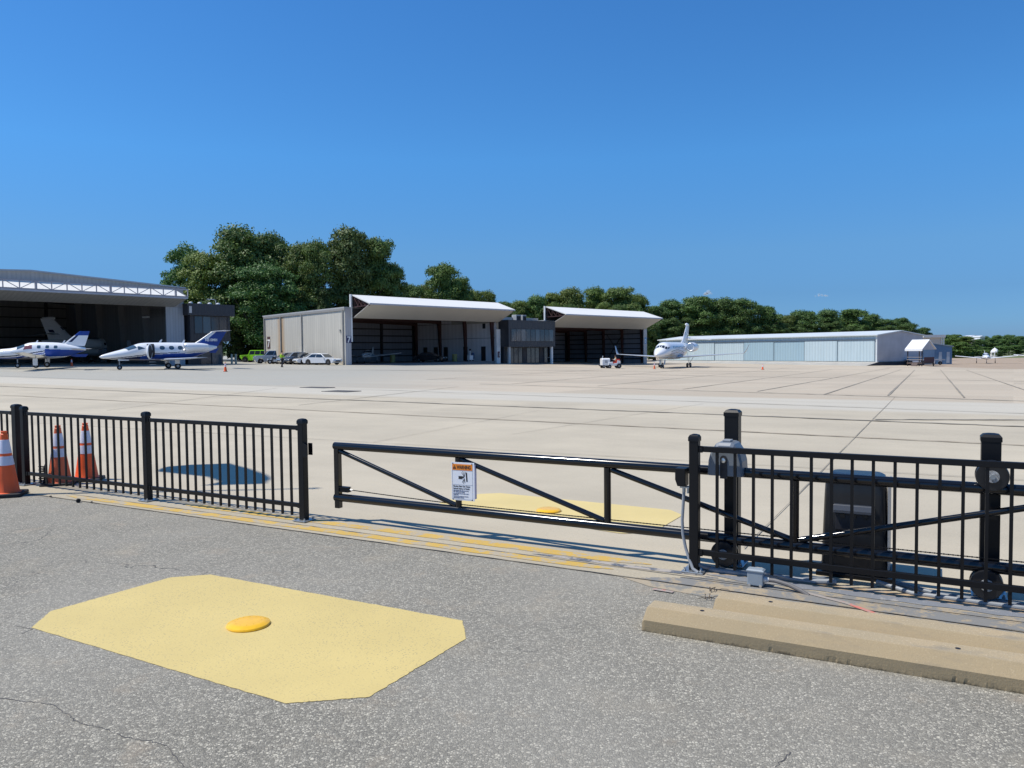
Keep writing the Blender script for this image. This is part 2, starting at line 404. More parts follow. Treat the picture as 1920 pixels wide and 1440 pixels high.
M_pale2 = paint_mat('pale_yellow_scuffed', (.66, .52, .215), (.42, .36, .26), wear=.3, scale=60, broad=.34)
M_gold = paint_mat('gold_paint', (.58, .375, .075), (.40, .34, .24), wear=1, scale=60, broad=.475)
M_redp = paint_mat('red_marking', (.62, .20, .15), (.33, .29, .25), wear=1, scale=60, broad=.56)
M_blk = mat('black_powder_coat', (.006, .006, .007), .42, var=.2, vs=25, bump=.04, bs=120, spec=.3)
M_gloss = mat('black_gloss_paint', (.006, .007, .010), .16, var=.3, vs=12, coat=.25, spec=.4)
M_zinc = mat('galvanised_steel', (.48, .52, .55), .38, .8, var=.3, vs=30)
M_bolt = mat('bolt_steel', (.75, .75, .74), .3, .9)
M_greyp = mat('grey_plastic', (.17, .195, .225), .42, var=.15, vs=8)
M_pvc = mat('grey_conduit', (.30, .32, .34), .45, var=.2, vs=10)
M_cab = mat('black_cabinet', (.015, .016, .019), .3, var=.2, vs=8)
M_orange = mat('cone_orange', (.95, .13, .025), .5, var=.12, vs=9)
M_orange2 = mat('cone_orange_faded', (.80, .16, .06), .6, var=.15, vs=9)
M_refl = mat('reflective_white', (.74, .72, .80), .45, var=.1, vs=18)
M_rub = mat('black_rubber', (.02, .02, .02), .75, var=.3, vs=10, bump=.1)
M_white = mat('white_paint', (.80, .80, .79), .35, var=.05, coat=.3)
M_sign = mat('sign_white', (.80, .82, .86), .35, var=.04, vs=12)
M_signo = mat('sign_orange', (.85, .25, .02), .4, var=.05)
M_ink = mat('sign_ink', (.02, .02, .025), .5)
M_puck = mat('yellow_plastic', (.95, .52, .010), .28, var=.12, vs=30, coat=.35)
M_tyre = mat('tyre', (.022, .022, .023), .8, var=.3)
M_rim = mat('alloy_rim', (.55, .56, .58), .3, .8)
M_glass = glass('dark_glass'); M_wglass = glass('aircraft_glass', (.05, .09, .13), .04)

# ================================================================== THE SETTING
def grid(name, xs, ys, dz, m, keep=None, kind='structure'):
    b = MB(); nx, ny = len(xs), len(ys)
    vs = [(x, y, zt(x, y) + dz) for y in ys for x in xs]
    fs = [(j * nx + i, j * nx + i + 1, (j + 1) * nx + i + 1, (j + 1) * nx + i) for j in range(ny - 1) for i in range(nx - 1)
          if keep is None or keep((xs[i] + xs[i + 1]) / 2, (ys[j] + ys[j + 1]) / 2)]
    b.add(vs, fs); o = b.build(name, m, smooth=True, fix=False); o['kind'] = kind; return o
def apron_keep(x, y):
    if x > 62 and y > 98 + (x - 62) * .1: return False
    if y > 300 or x < -220: return False
    return True
xs = sorted(set(list(np.linspace(-4000, -260, 10)) + list(np.arange(-260, 330, 5.0)) + list(np.linspace(330, 5000, 12))))
ys = sorted(set(list(np.linspace(-200, -10, 6)) + list(np.arange(-10, 330, 5.0)) + list(np.linspace(330, 7000, 14))))
grid('ground', xs, ys, -.06, ground_mat())
grid('apron', list(np.arange(-220, 262, 3.0)), list(np.arange(-12, 300, 2.0)), 0.0, M_conc, apron_keep)

# fence line frame: s runs along the gate line to the right, o behind it
FL = Vector((-1.92, 7.04, 0)); LD = Vector((.8763, -.4818, 0)); LN = Vector((.4818, .8763, 0))
def fp(s, o=0, z=0): return FL + LD * s + LN * o + Vector((0, 0, z))
FANG = math.atan2(LD.y, LD.x)
def sheet(name, poly, z, m, kind='structure', sub=None):
    b = MB(); b.add([(p[0], p[1], z) for p in poly], [tuple(range(len(poly)))]); o = b.build(name, m, fix=False)
    me = o.data
    if me.polygons[0].normal.z < 0: me.flip_normals()
    if kind: o['kind'] = kind
    return o
# asphalt lot on the camera side, its edge 0.33 m in front of the fence line
sheet('asphalt_lot', [fp(-40, -.335), fp(40, -.335), fp(40, -12), fp(-40, -12)], .003, M_asph)
# concrete strip carrying the gate, with a dark saw cut either side
sheet('gate_strip', [fp(-40, -.33), fp(40, -.33), fp(40, .17), fp(-40, .17)], .006, M_strip)
def ragged(poly, amp, n=40, seed=1):
    rnd = random.Random(seed); out = []
    for a, c in zip(poly, poly[1:] + poly[:1]):
        for k in range(n):
            q = a.lerp(c, k / n); out.append(q + Vector((rnd.uniform(-amp, amp), rnd.uniform(-amp, amp), 0)) if k else q)
    return out
def wavy(name, s0, s1, o, w, z, m, amp=.01, step=.12, kind='structure', taper=True):
    b = MB(); n = max(2, int((s1 - s0) / step)); vs = []; rnd = random.Random(int(s0 * 100 + o * 1000))
    for i in range(n + 1):
        s = s0 + (s1 - s0) * i / n
        k = min(1, i / 2, (n - i) / 2) if taper else 1
        a = rnd.uniform(-amp, amp); c = rnd.uniform(-amp, amp)
        vs += [fp(s, o - w / 2 * max(k, .1) + a, z), fp(s, o + w / 2 * max(k, .1) + c, z)]
    b.add(vs, [(2 * i, 2 * i + 2, 2 * i + 3, 2 * i + 1) for i in range(n)]); q = b.build(name, m, fix=False); q['kind'] = kind; return q
wavy('saw_cut', -12, 14, -.332, .008, .0095, M_tar, .003)
wavy('saw_cut', -12, 14, .18, .010, .0095, M_tar, .003)
wavy('saw_cut', -3.5, 4.2, -.14, .008, .0095, M_tar, .002)
wavy('yellow_line', -3.3, 3.1, -.205, .108, .0085, M_gold, .008)
wavy('yellow_line', -1.7, 3.3, .03, .118, .0085, M_gold, .008)
wavy('yellow_line', 3.55, 9.0, .03, .16, .0085, paint_mat('tan_stain', (.45, .33, .20), (.37, .32, .26), wear=.8, scale=30, broad=.45), .01)
wavy('oil_stain', 2.4, 3.8, -.08, .06, .0088, paint_mat('bitumen_smear', (.12, .13, .15), (.38, .34, .29), wear=.9, scale=50, broad=.5), .012)
wavy('grout_patch', 3.7, 9.5, -.03, .10, .0090, paint_mat('grey_grout', (.20, .21, .225), (.34, .32, .29), wear=.8, scale=50, broad=.42), .015)
sheet('worn_strip', ragged([fp(3.3, -.325), fp(12, -.325), fp(12, -.09), fp(3.75, -.09)], .012, 60, 3), .0072, paint_mat('mottled_strip', (.37, .30, .20), (.21, .205, .19), wear=1, scale=55, broad=.53))
# broken concrete between the strip and the wheel stops
sheet('worn_apron_edge', [fp(3.2, -.34), fp(12, -.34), fp(12, -.62), fp(4.3, -.60), fp(3.9, -.52), fp(3.45, -.46)], .0055, paint_mat('broken_edge', (.40, .33, .225), (.23, .22, .19), wear=1, scale=70, broad=.50))
for pts, w in (([(1515, 1115), (1585, 1133), (1645, 1155)], .034), ([(1775, 1180), (1830, 1192)], .022), ([(1860, 1196), (1915, 1210)], .026), ([(1225, 1107), (1262, 1113)], .03)):
    b = MB(); P = [at(*p) for p in pts]; vs = []
    for i, p in enumerate(P): vs += [(p.x - w * .3, p.y - w / 2, .0108), (p.x + w * .3, p.y + w / 2, .0108)]
    b.add(vs, [(2 * i, 2 * i + 2, 2 * i + 3, 2 * i + 1) for i in range(len(P) - 1)]); o = b.build('survey_marking', M_redp, fix=False); o['kind'] = 'structure'
def crack(pts, w, name='crack'):
    rnd = random.Random(len(pts)); P = [at(*p) for p in pts]; Q = []
    for a, c in zip(P, P[1:]):
        for k in range(6): q = a.lerp(c, k / 6); Q.append(q + Vector((rnd.uniform(-.006, .006), rnd.uniform(-.006, .006), 0)))
    Q.append(P[-1]); b = MB(); vs = []
    for i, p in enumerate(Q):
        d = Q[min(i + 1, len(Q) - 1)] - Q[max(i - 1, 0)]; nr = Vector((-d.y, d.x, 0)).normalized() * w * rnd.uniform(.3, 1) * .5; vs += [(p.x - nr.x, p.y - nr.y, .0046), (p.x + nr.x, p.y + nr.y, .0046)]
    b.add(vs, [(2 * i, 2 * i + 2, 2 * i + 3, 2 * i + 1) for i in range(len(Q) - 1)]); o = b.build(name, M_tar, fix=False); o['kind'] = 'structure'
crack([(-20, 1309), (0, 1311), (60, 1318), (100, 1322), (130, 1345), (150, 1358), (200, 1368), (228, 1383), (275, 1390), (312, 1400), (322, 1412), (345, 1440)], .005)
crack([(20, 1172), (60, 1181), (40, 1190)], .004); crack([(1455, 1440), (1470, 1424), (1482, 1412)], .006)
# painted octagons over the vehicle loops
OCT = [(59, 1178.5), (95, 1147.5), (320, 1084), (395, 1078.5), (867, 1165), (874, 1199), (692, 1309), (535, 1321)]
oc = [at(*p) for p in OCT]
sheet('yellow_octagon', ragged(oc, .0035), .0055, M_pale)
cen = sum(oc, Vector()) / 8; d2 = at(1029, 957)
puck0 = at(466, 1170)
off = d2 - puck0
sheet('yellow_octagon', [at(*p) for p in ((815, 948), (849, 935), (900, 926.6), (938, 925), (1257, 956.6), (1280, 966.5), (1222, 1000.5), (1165, 1001))], .004, M_pale2)
# joints of the apron as draped ribbons
def ribbon(px0, px1, w, m, n=24, jit=.0):
    P = [att(px0[0] + (px1[0] - px0[0]) * k / n, px0[1] + (px1[1] - px0[1]) * k / n) for k in range(n + 1)]
    b = MB(); vs = []; rnd = random.Random(int(px0[0] + px1[1]))
    for i, p in enumerate(P):
        d = P[min(i + 1, n)] - P[max(i - 1, 0)]; d.z = 0; nrm = Vector((-d.y, d.x, 0)).normalized(); p = p + nrm * rnd.uniform(-jit, jit); ww = w * rnd.uniform(.6, 1.2)
        for q in (p - nrm * ww / 2, p + nrm * ww / 2): vs.append((q.x, q.y, zt(q.x, q.y) + .012))
    b.add(vs, [(2 * i, 2 * i + 2, 2 * i + 3, 2 * i + 1) for i in range(n)]); o = b.build('slab_joint', m, fix=False); o['kind'] = 'structure'
ribbon((-60, 722), (1980, 803), .16, M_joint, 80, .05)
ribbon((-60, 738), (1980, 839), .08, M_jointy, 80, .03)
ribbon((-60, 703), (1980, 778), .08, M_joint, 60, .03)
ribbon((900, 720), (1980, 754), .17, M_joint, 60, .06)
ribbon((-60, 786), (1980, 905), .018, M_joint, 60, .01)
ribbon((1640, 787), (1980, 788), .16, M_joint, 20, .03)
ribbon((700, 694), (1980, 716), .30, M_joint, 40, .08)
ribbon((0, 692), (1500, 697), .35, M_joint, 40, .08)
for a, c, w in (((1395, 1030), (1678, 745), .011), ((1665, 742), (1715, 694), .085), ((1808, 746), (1763, 693), .085), ((1940, 738), (1812, 694), .085),
                ((1545, 740), (1690, 693), .08), ((1420, 734), (1670, 690), .08), ((1280, 730), (1560, 693), .08), ((1120, 724), (1480, 690), .08),
                ((960, 720), (1330, 690), .08), ((800, 712), (1180, 690), .08), ((960, 815), (1320, 757), .014), ((560, 760), (860, 725), .05),
                ((700, 830), (1010, 770), .012), ((200, 770), (520, 728), .03)):
    ribbon(a, c, w, M_joint, 16, .004)
# manhole-like drains on the apron
for px, py, w, h in ((595, 727, 1.6, .7), (640, 734, 1.4, .9)):
    p = att(px, py); b = MB(); b.box((0, 0, 0), (w, h, .02)); o = b.build('drain_cover', M_tar); o.location = (p.x, p.y, zt(p.x, p.y) + .012); o.rotation_euler.z = R(-33)
    tag(o, 'flat dark drain cover on the apron, %s' % ('the left one of two' if px < 600 else 'the right one, nearer the fence'), 'drain cover', 'drain covers in the apron')

# ================================================================== TEXT
def text_mesh(name, s, size, m, parent, loc, rot, extrude=.0006, bold=0.0, align='LEFT', sx=1.0):
    cu = bpy.data.curves.new(name, 'FONT'); cu.body = s; cu.size = size; cu.extrude = extrude; cu.offset = bold; cu.align_x = align; cu.resolution_u = 3
    tmp = bpy.data.objects.new('tmp', cu); COL.objects.link(tmp)
    dg = bpy.context.evaluated_depsgraph_get(); dg.update()
    me = bpy.data.meshes.new_from_object(tmp.evaluated_get(dg)); bpy.data.objects.remove(tmp); bpy.data.curves.remove(cu)
    me.materials.clear(); me.materials.append(m)
    o = bpy.data.objects.new(name, me); COL.objects.link(o); o.parent = parent; o.location = loc; o.rotation_euler = rot; o.scale = (sx, 1, 1)
    return o

# ================================================================== FENCES
def post_at(parent, s, o, h, w, plate=True, name='post', droop=0):
    """square post with domed cap, base plate and bolts, in the fence's own frame (x along, y behind)"""
    b = MB(); b.box((s, o, h / 2 + .006), (w, w, h - .03)); p = b.build(name, M_blk, parent, bevel=.004)
    c = MB(); q = w / 2 + .004
    c.loft([[(s + i * a, o + j * a, z) for i, j in ((-1, -1), (1, -1), (1, 1), (-1, 1))] for a, z in ((q, h - .035), (q, h - .008), (q * .75, h + .008), (q * .3, h + .014))])
    c.build('cap', M_blk, p, smooth=True)
    if plate:
        d = MB(); d.box((s, o, .016), (w + .085, w + .085, .010)); pl = d.build('base_plate', M_zinc, p, bevel=.002)
        for i in (-1, 1):
            for j in (-1, 1):
                e = MB(); e.lathe([(.011, 0), (.011, .010), (.006, .012), (.006, .022)], (s + i * (w / 2 + .024), o + j * (w / 2 + .024), .021), 6)
                e.build('bolt', M_zinc, p)
    return p
def panel(parent, s0, s1, zs, ztop=.862, zbot=.147, n=17, first=None, gap=None):
    b = MB(); L = s1 - s0; c = (s0 + s1) / 2
    b.box((c, 0, ztop), (L, .032, .038)); t = b.build('top_rail', M_blk, parent, bevel=.003)
    b = MB(); b.box((c, 0, zbot), (L, .032, .038)); b.build('bottom_rail', M_blk, parent, bevel=.003)
    for e, i in ((s0, 1), (s1, -1)):
        for z in (ztop, zbot):
            b = MB(); b.box((e + i * .014, -.018, z), (.028, .01, .046)); b.lathe([(.006, 0), (.004, .005)], (e + i * .016, -.024, z), 8, axis='Y'); b.build('bracket', M_blk, parent, bevel=.002)
    g = gap if gap else L / (n + 1); f = first if first is not None else s0 + g
    for k in range(n):
        x = f + k * g
        if x > s1 - .03: break
        b = MB(); b.box((x, 0, (ztop - .019 + .05) / 2), (.0185, .0185, ztop - .019 - .05)); b.build('picket', M_blk, parent)
fl = thing('picket_fence', 'black metal picket fence left of the gate with orange cones beside it', 'fence', FL, FANG)
for s in (0.0, -2.2, -4.44, -6.9): post_at(fl, s, 0, .936, .064)
post_at(fl, -4.63, .02, .955, .085)
panel(fl, -2.168, -.032, 0); panel(fl, -4.408, -2.232, 0, n=16); panel(fl, -6.87, -4.68, 0)
b = MB(); b.prism([(0, 0), (.055, 0), (.055, .11), (0, .13)], .006, T=Matrix.Translation((.034, -.03, .60)) @ Matrix.Rotation(R(90), 4, 'X'))
b.box((.036, .0, .665), (.008, .05, .11)); b.box((.065, .03, .67), (.05, .006, .11)); b.build('gate_catch', M_blk, fl, bevel=.002)
fr = thing('picket_fence', 'black metal picket fence right of the gate, in front of the sliding gate tail', 'fence', FL, FANG)
post_at(fr, 3.62, 0, .95, .064); post_at(fr, 6.07, 0, .95, .064); post_at(fr, 8.5, 0, .95, .064)
panel(fr, 3.652, 6.038, 0, n=20, first=3.774, gap=.1204); panel(fr, 6.102, 8.468, 0, n=19)

# ---- photo eye on the right fence's first post, its grey whip conduit
pe = thing('gate_sensor', 'small black gate sensor on a bracket with a grey cable hanging below it', 'sensor', FL, FANG)
b = MB(); b.loft([[(3.53 + dx, o, z) for dx, o in ((-.036 * k, -.045), (.036, -.045), (.036, .045), (-.036 * k, .045))] for k, z in ((.55, .60), (1, .645), (1, .725))])
b.build('housing', M_blk, pe, bevel=.004)
b = MB(); b.box((3.56, 0, .592), (.075, .05, .010)); b.box((3.575, 0, .57), (.012, .03, .04)); b.tube((3.545, 0, .555), (3.545, 0, .59), .012); b.build('bracket', M_zinc, pe)
b = MB(); b.path([(3.545, 0, .56), (3.54, 0, .48), (3.535, -.01, .36), (3.54, -.01, .26), (3.56, -.015, .17), (3.585, -.02, .10), (3.62, -.05, .04), (3.66, -.06, .02)], .011, 8)
b.build('cable', M_pvc, pe, smooth=True)
# a second one at the frame edge
pe2 = thing('gate_sensor', 'rounded black gate sensor half cut off by the right edge of the photo', 'sensor', FL, FANG)
b = MB(); b.box((5.62, .0, .47), (.10, .07, .20)); b.build('housing', M_gloss, pe2, bevel=.02, seg=4)
b = MB(); b.tube((5.62, 0, .33), (5.62, 0, .38), .02, n=14); b.tube((5.62, 0, .02), (5.62, 0, .35), .012, n=10); b.build('stem', M_zinc, pe2, smooth=True)

# ================================================================== SLIDING GATE
GO = .15
ga = thing('sliding_gate', 'glossy black tubular cantilever gate, closed across the opening', 'gate', FL, FANG)
TZ_, BZ_ = .695, .222
b = MB(); b.tube((.25, GO, TZ_), (8.3, GO, TZ_), .034, n=20); b.lathe([(.03, 0), (.034, .01)], (.25, GO, TZ_), 20, axis='X'); b.build('top_tube', M_gloss, ga, smooth=True)
b = MB(); b.tube((.25, GO, BZ_), (8.3, GO, BZ_), .036, n=20); b.build('bottom_tube', M_gloss, ga, smooth=True)
b = MB(); b.box((.282, GO, .40), (.052, .052, .55)); b.build('upright', M_gloss, ga, bevel=.004)
US = [1.59, 2.917, 4.254, 5.80, 7.1, 8.28]
for s in US:
    b = MB(); b.tube((s, GO, BZ_ + .03), (s, GO, TZ_ - .03), .027, n=16); b.build('upright', M_gloss, ga, smooth=True)
for a, za, c, zc in ((.31, TZ_ - .045, 1.565, BZ_ + .04), (1.62, TZ_ - .045, 2.89, BZ_ + .04), (2.95, TZ_ - .045, 4.225, BZ_ + .045), (4.285, BZ_ + .045, 5.77, TZ_ - .04), (5.83, TZ_ - .04, 7.07, BZ_ + .04)):
    b = MB(); b.tube((a, GO, za), (c, GO, zc), .0205, n=14); b.build('brace', M_gloss, ga, smooth=True)
b = MB(); b.box((.36, GO, .302), (.10, .035, .04)); b.box((.36, GO, .322), (.11, .05, .006)); b.box((.36, GO, .282), (.11, .05, .006)); b.build('chain_bracket', M_blk, ga)
b = MB(); b.tube((.41, GO, .302), (.45, GO, .301), .006); b.build('chain_bolt', M_bolt, ga)
b = MB(); nL = 620; a0, a1 = Vector((.45, GO, .300)), Vector((8.2, GO, .272))
for k in range(nL):
    t = k / nL; p = a0.lerp(a1, t); p.z = .272 + .028 * max(0, 1 - t * 6.5) ** 1.5
    b.box(p, (.0115, .006 if k % 2 else .003, .006 if k % 2 else .0085))
b.build('chain', M_blk, ga)
# ---- roller posts behind the gate
def roller(parent, s, z, o=GO - .02, r=.088, cover=False):
    b = MB(); b.lathe([(.02, -.05), (r * .96, -.05), (r, -.042), (r, -.028), (r * .72, -.02), (r * .66, .0), (r * .72, .02), (r, .028), (r, .042), (r * .96, .05), (.02, .05)], (s, o + .02, z), 36, axis='Y')
    q = b.build('roller', M_rub if False else M_cab, parent, smooth=True)
    b = MB(); b.lathe([(.036, 0), (.036, .006), (.033, .008)], (s, o - .04, z), 28, axis='Y'); b.lathe([(.036, 0), (.036, -.004)], (s, o - .036, z), 28, axis='Y')
    w = b.build('washer', mat('nylon_washer', (.62, .64, .66), .45, var=.2, vs=30), q, smooth=True)
    b = MB(); b.lathe([(.0, -.014), (.015, -.014), (.016, -.010), (.016, .004)], (s, o - .044, z), 6, axis='Y'); b.build('bolt', M_zinc, q)
    return q
for s, h, w, lab in ((3.81, 1.105, .098, 'tall black gate post with a grey roller cover near the centre right'), (5.37, 1.00, .105, 'tall black gate post with two exposed rollers near the right edge')):
    gpst = thing('gate_post', lab, 'gate post', FL, FANG, group='tall posts carrying the sliding gate')
    post_at(gpst, s, .30, h, w, plate=True)
    if s < 4:
        b = MB(); hw = .108; zz = .70
        prof = [(-hw - .012, .675), (-hw - .006, .775), (-hw + .012, .845), (-.062, .895), (-.04, .905), (.04, .905), (.062, .895), (hw - .012, .845), (hw + .006, .775), (hw + .012, .675)]
        ring = lambda o, k: [(s + x * k, o, z if z < .7 else .675 + (z - .675) * k) for x, z in prof]
        b.loft([ring(.055, .90), ring(.075, 1.0), ring(.235, 1.0), ring(.25, .97)])
        cv = b.build('roller_cover', M_greyp, gpst, bevel=.004)
        b = MB(); b.box((s - .005, .052, .745), (.046, .01, .10)); b.lathe([(.023, -.005), (.023, .005)], (s - .005, .052, .795), 16, axis='Y'); b.box((s - .005, .05, .69), (.046, .012, .06)); b.build('slot', M_ink, cv)
        b = MB(); b.lathe([(.0, -.02), (.016, -.018), (.018, .0)], (s - .005, .052, .785), 12, axis='Y'); b.build('bolt', M_bolt, cv, smooth=True)
        b = MB(); b.box((s, .15, .912), (.055, .08, .012)); b.build('vent', M_pvc, cv, bevel=.003)
    else:
        roller(gpst, s, .775)
        b = MB(); b.box((s, .24, .775), (.13, .03, .13)); b.build('roller_bracket', M_blk, gpst)
    roller(gpst, s - .02, .122)
# ---- operator cabinet
op = thing('gate_operator', 'black rounded gate operator cabinet standing behind the sliding gate', 'gate motor', fp(4.60, .50), FANG)
b = MB()
def rr(w, d, r=.045, n=5):
    pts = []
    for cx, cy, a in ((w - r, d - r, 0), (-w + r, d - r, 90), (-w + r, -d + r, 180), (w - r, -d + r, 270)):
        for k in range(n + 1): t = R(a + 90 * k / n); pts.append((cx + r * math.cos(t), cy + r * math.sin(t)))
    return pts
b.loft([[(x, y, z) for x, y in rr(w, d)] for w, d, z in ((.205, .165, .03), (.205, .165, .10), (.19, .155, .55), (.185, .15, .64), (.175, .14, .672), (.15, .12, .688))])
cb = b.build('housing', M_cab, op, smooth=True)
b = MB(); b.loft([[(x, -.152 - dy, z) for x in (-.0,)][:0] or [(-.125, -.158 - dy, z), (.125, -.158 - dy, z), (.125, -.15, z), (-.125, -.15, z)] for dy, z in ((.03, .495), (.045, .46), (.045, .44))])
b.build('handle_ledge', mat('ledge_grey', (.05, .058, .075), .4), cb, bevel=.004)
b = MB(); b.box((0, -.158, .38), (.23, .02, .12)); b.build('door_recess', M_ink, cb, bevel=.004)
for x in (-.07, .0, .07):
    b = MB(); b.box((x, -.172, .418), (.03, .01, .03)); b.build('latch', M_cab, cb)
b = MB(); b.box((0, 0, .015), (.47, .38, .03)); b.build('base', M_blk, op, bevel=.006)
b = MB(); b.box((.206, .0, .35), (.006, .30, .62)); b.build('reflection_strip', M_pvc, cb)  # pale strip painted for the light reflected along the cabinet side
# conduits along the ground behind the fence
cd = thing('conduit_run', 'blue grey plastic conduits lying on the ground behind the right fence', 'conduit', FL, FANG)
b = MB(); b.path([(3.66, .06, .022), (3.76, .045, .02), (3.95, .05, .02), (4.35, .07, .02), (4.52, .10, .03)], .018, 10); b.build('pipe', M_pvc, cd, smooth=True)
b = MB(); b.path([(3.63, -.02, .07), (3.68, .02, .04), (3.74, .075, .02), (4.0, .085, .018), (4.3, .10, .018), (4.45, .15, .03)], .014, 10); b.build('pipe', M_greyp, cd, smooth=True)
b = MB(); b.path([(4.75, .22, .03), (4.95, .10, .018), (5.3, .085, .018), (6.5, .08, .018)], .014, 10); b.build('pipe', M_pvc, cd, smooth=True)
b = MB(); b.path([(4.85, .25, .03), (5.1, .14, .018), (5.5, .13, .018), (6.5, .13, .018)], .016, 10); b.build('pipe', M_greyp, cd, smooth=True)
b = MB(); b.path([(4.02, -.05, .045), (4.05, -.01, .055), (4.12, .03, .05), (4.25, .05, .025), (4.4, .06, .02)], .009, 8); b.build('cable', M_pvc, cd, smooth=True)
# ---- junction box
jb = thing('junction_box', 'small grey outdoor junction box on the ground in front of the right fence', 'electrical box', fp(4.06, -.14), FANG)
b = MB(); b.box((0, 0, .062), (.10, .06, .10)); b.build('box', mat('box_grey', (.27, .32, .36), .5, var=.12, vs=15), jb, bevel=.006)
b = MB(); b.loft([[(x, y, z) for x, y in ((-.055 * k, -.035 * k), (.055 * k, -.035 * k), (.055 * k, .035 * k), (-.055 * k, .035 * k))] for k, z in ((1, .105), (1, .112), (.8, .120))]); b.build('lid', mat('box_grey', (.27, .32, .36)), jb)
for x in (-.035, .035):
    b = MB(); b.lathe([(.009, 0), (.009, .006)], (x, -.036, .016), 8, axis='Y'); b.build('foot', M_bolt, jb)
b = MB(); b.lathe([(.020, 0), (.020, .016), (.016, .018), (.016, .032)], (.05, 0, .055), 12, axis='X'); b.build('coupling', mat('pale_coupling', (.55, .56, .56), .5), jb, smooth=True)
b = MB(); b.path([(.07, 0, .055), (.12, -.002, .056), (.20, -.012, .045), (.28, -.03, .022), (.33, -.045, .0)], .014, 10); b.build('conduit', mat('worn_conduit', (.16, .15, .145), .6, var=.3, vs=20), jb, smooth=True)

# ---- warning sign hanging on the gate
sg = thing('warning_sign', 'white warning sign with orange header hanging on the sliding gate', 'sign', (0, 0, 0), 0)
sg.matrix_world = Matrix.Translation(fp(1.663, GO - .045, .475)) @ Euler((0, 0, FANG + R(5))).to_matrix().to_4x4()
b = MB(); b.box((0, 0, 0), (.212, .003, .316)); b.build('plate', M_sign, sg, bevel=.001)
b = MB(); b.box((-.004, -.0022, .118), (.186, .001, .05)); b.build('header', M_signo, sg)
QX = (R(90), 0, 0)
text_mesh('header_text', 'WARNING', .040, M_ink, sg, (-.055, -.003, .104), QX, bold=.0012, sx=.66)
b = MB(); b.prism([(-.092, .103), (-.060, .103), (-.076, .134)], .0006, T=Matrix.Translation((0, -.0030, 0)) @ Matrix.Rotation(R(90), 4, 'X')); b.build('triangle', M_ink, sg)
b = MB(); b.prism([(-.0772, .112), (-.0748, .112), (-.0745, .126), (-.0775, .126)], .0005, T=Matrix.Translation((0, -.0037, 0)) @ Matrix.Rotation(R(90), 4, 'X')); b.build('exclamation_mark', M_signo, sg)
b = MB()
b.box((.035, -.0022, .038), (.012, .001, .075), rot=Matrix.Rotation(R(-4), 3, 'Y')); b.box((-.022, -.0022, .032), (.036, .001, .024)); b.box((.003, -.0022, .036), (.016, .001, .014))
for a, l in ((128, .042), (108, .05), (80, .04), (-120, .036), (-100, .045), (-80, .03)):
    b.box((.014 + math.cos(R(a)) * .022, -.0022, .034 + math.sin(R(a)) * .03), (.0035, .001, l), rot=Matrix.Rotation(R(90 - a), 3, 'Y'))
b.build('pictogram', M_ink, sg)
b = MB()
for x in (-.097, .089): b.box((x, -.0021, -.01), (.0012, .0008, .288))
for z in (-.028, .091, -.148): b.box((-.004, -.0021, z), (.186, .0008, .0012))
b.build('border_lines', mat('grey_ink', (.20, .21, .26), .5), sg)
M_bluei = mat('blue_grey_ink', (.07, .09, .18), .5)
for k, (s_, sz) in enumerate((('Moving Gate Can Cause', .0172), ('Serious Injury or Death', .0172), ('KEEP CLEAR! Gate may move at any', .0102), ('time without prior warning.', .0102), ('Do not let children operate the gate or play in', .0082), ('the gate area.', .0095), ('This entrance is for vehicles only. Pedestrians', .0082), ('must use separate entrance.', .0095))):
    z = (-.046, -.065, -.080, -.091, -.104, -.114, -.127, -.138)[k]
    text_mesh('sign_text', s_, sz, M_ink if k < 2 else M_bluei, sg, (-.090, -.0024, z), QX, bold=.0003, sx=.92)
for x in (-.092, .084):
    for z in (.148, -.150):
        b = MB(); b.lathe([(.004, -.003), (.005, 0)], (x, -.002, z), 8, axis='Y'); b.build('screw', M_ink, sg)
b = MB(); b.box((.110, .012, -.0), (.004, .028, .28)); b.box((.112, .0, .04), (.006, .01, .01)); b.build('side_flange', mat('tinted_flange', (.38, .40, .60), .4), sg)

# ================================================================== WHEEL STOPS, PUCKS, CONES, DEBRIS
def wheel_stop(p0, ang, L, label):
    t = thing('wheel_stop', label, 'parking block', p0, ang, 'concrete wheel stops in front of the fence')
    b = MB(); n = 230; rnd = random.Random(int(p0.x * 100)); rings = []; ch = 0; left = 0; dep = 0
    for i in range(n + 1):
        x = L * i / n
        if left <= 0 and rnd.random() < .04: left = rnd.randint(2, 7); dep = rnd.uniform(.002, .006)
        ch = dep * rnd.uniform(.5, 1.2) if left > 0 else rnd.uniform(0, .0012); left -= 1
        e = .018 if i in (0, n) else (.006 if i in (1, n - 1) else 0)
        rings.append([(x, ch * 1.3, .0), (x, ch + e * .5, .012 + ch * .6), (x, .0 + e * .4 + ch * .15, .030 + ch), (x, .0 + e * .4, .066 - e), (x, .066 + e, .117 - e), (x, .072 + e, .120 - e), (x, .190, .120 - e), (x, .197, .117 - e), (x, .262, .062), (x, .266, .0)])
    b.loft(rings); b.build('block', M_stop, t, smooth=False)
    for x in (.30, L - .32):
        b = MB(); b.lathe([(.012, 0), (.012, .0012)], (x, .132, .1202), 14); b.build('pin_hole', M_ink, t)
    return t
wheel_stop(at(1203, 1184), FANG + R(1.0), 1.83, 'concrete wheel stop nearest the camera with a chipped front edge')
wheel_stop(at(1203, 1184) + LN * .325 + LD * .30, FANG + R(.2), 1.83, 'concrete wheel stop lying directly behind the chipped one, nearer the fence')
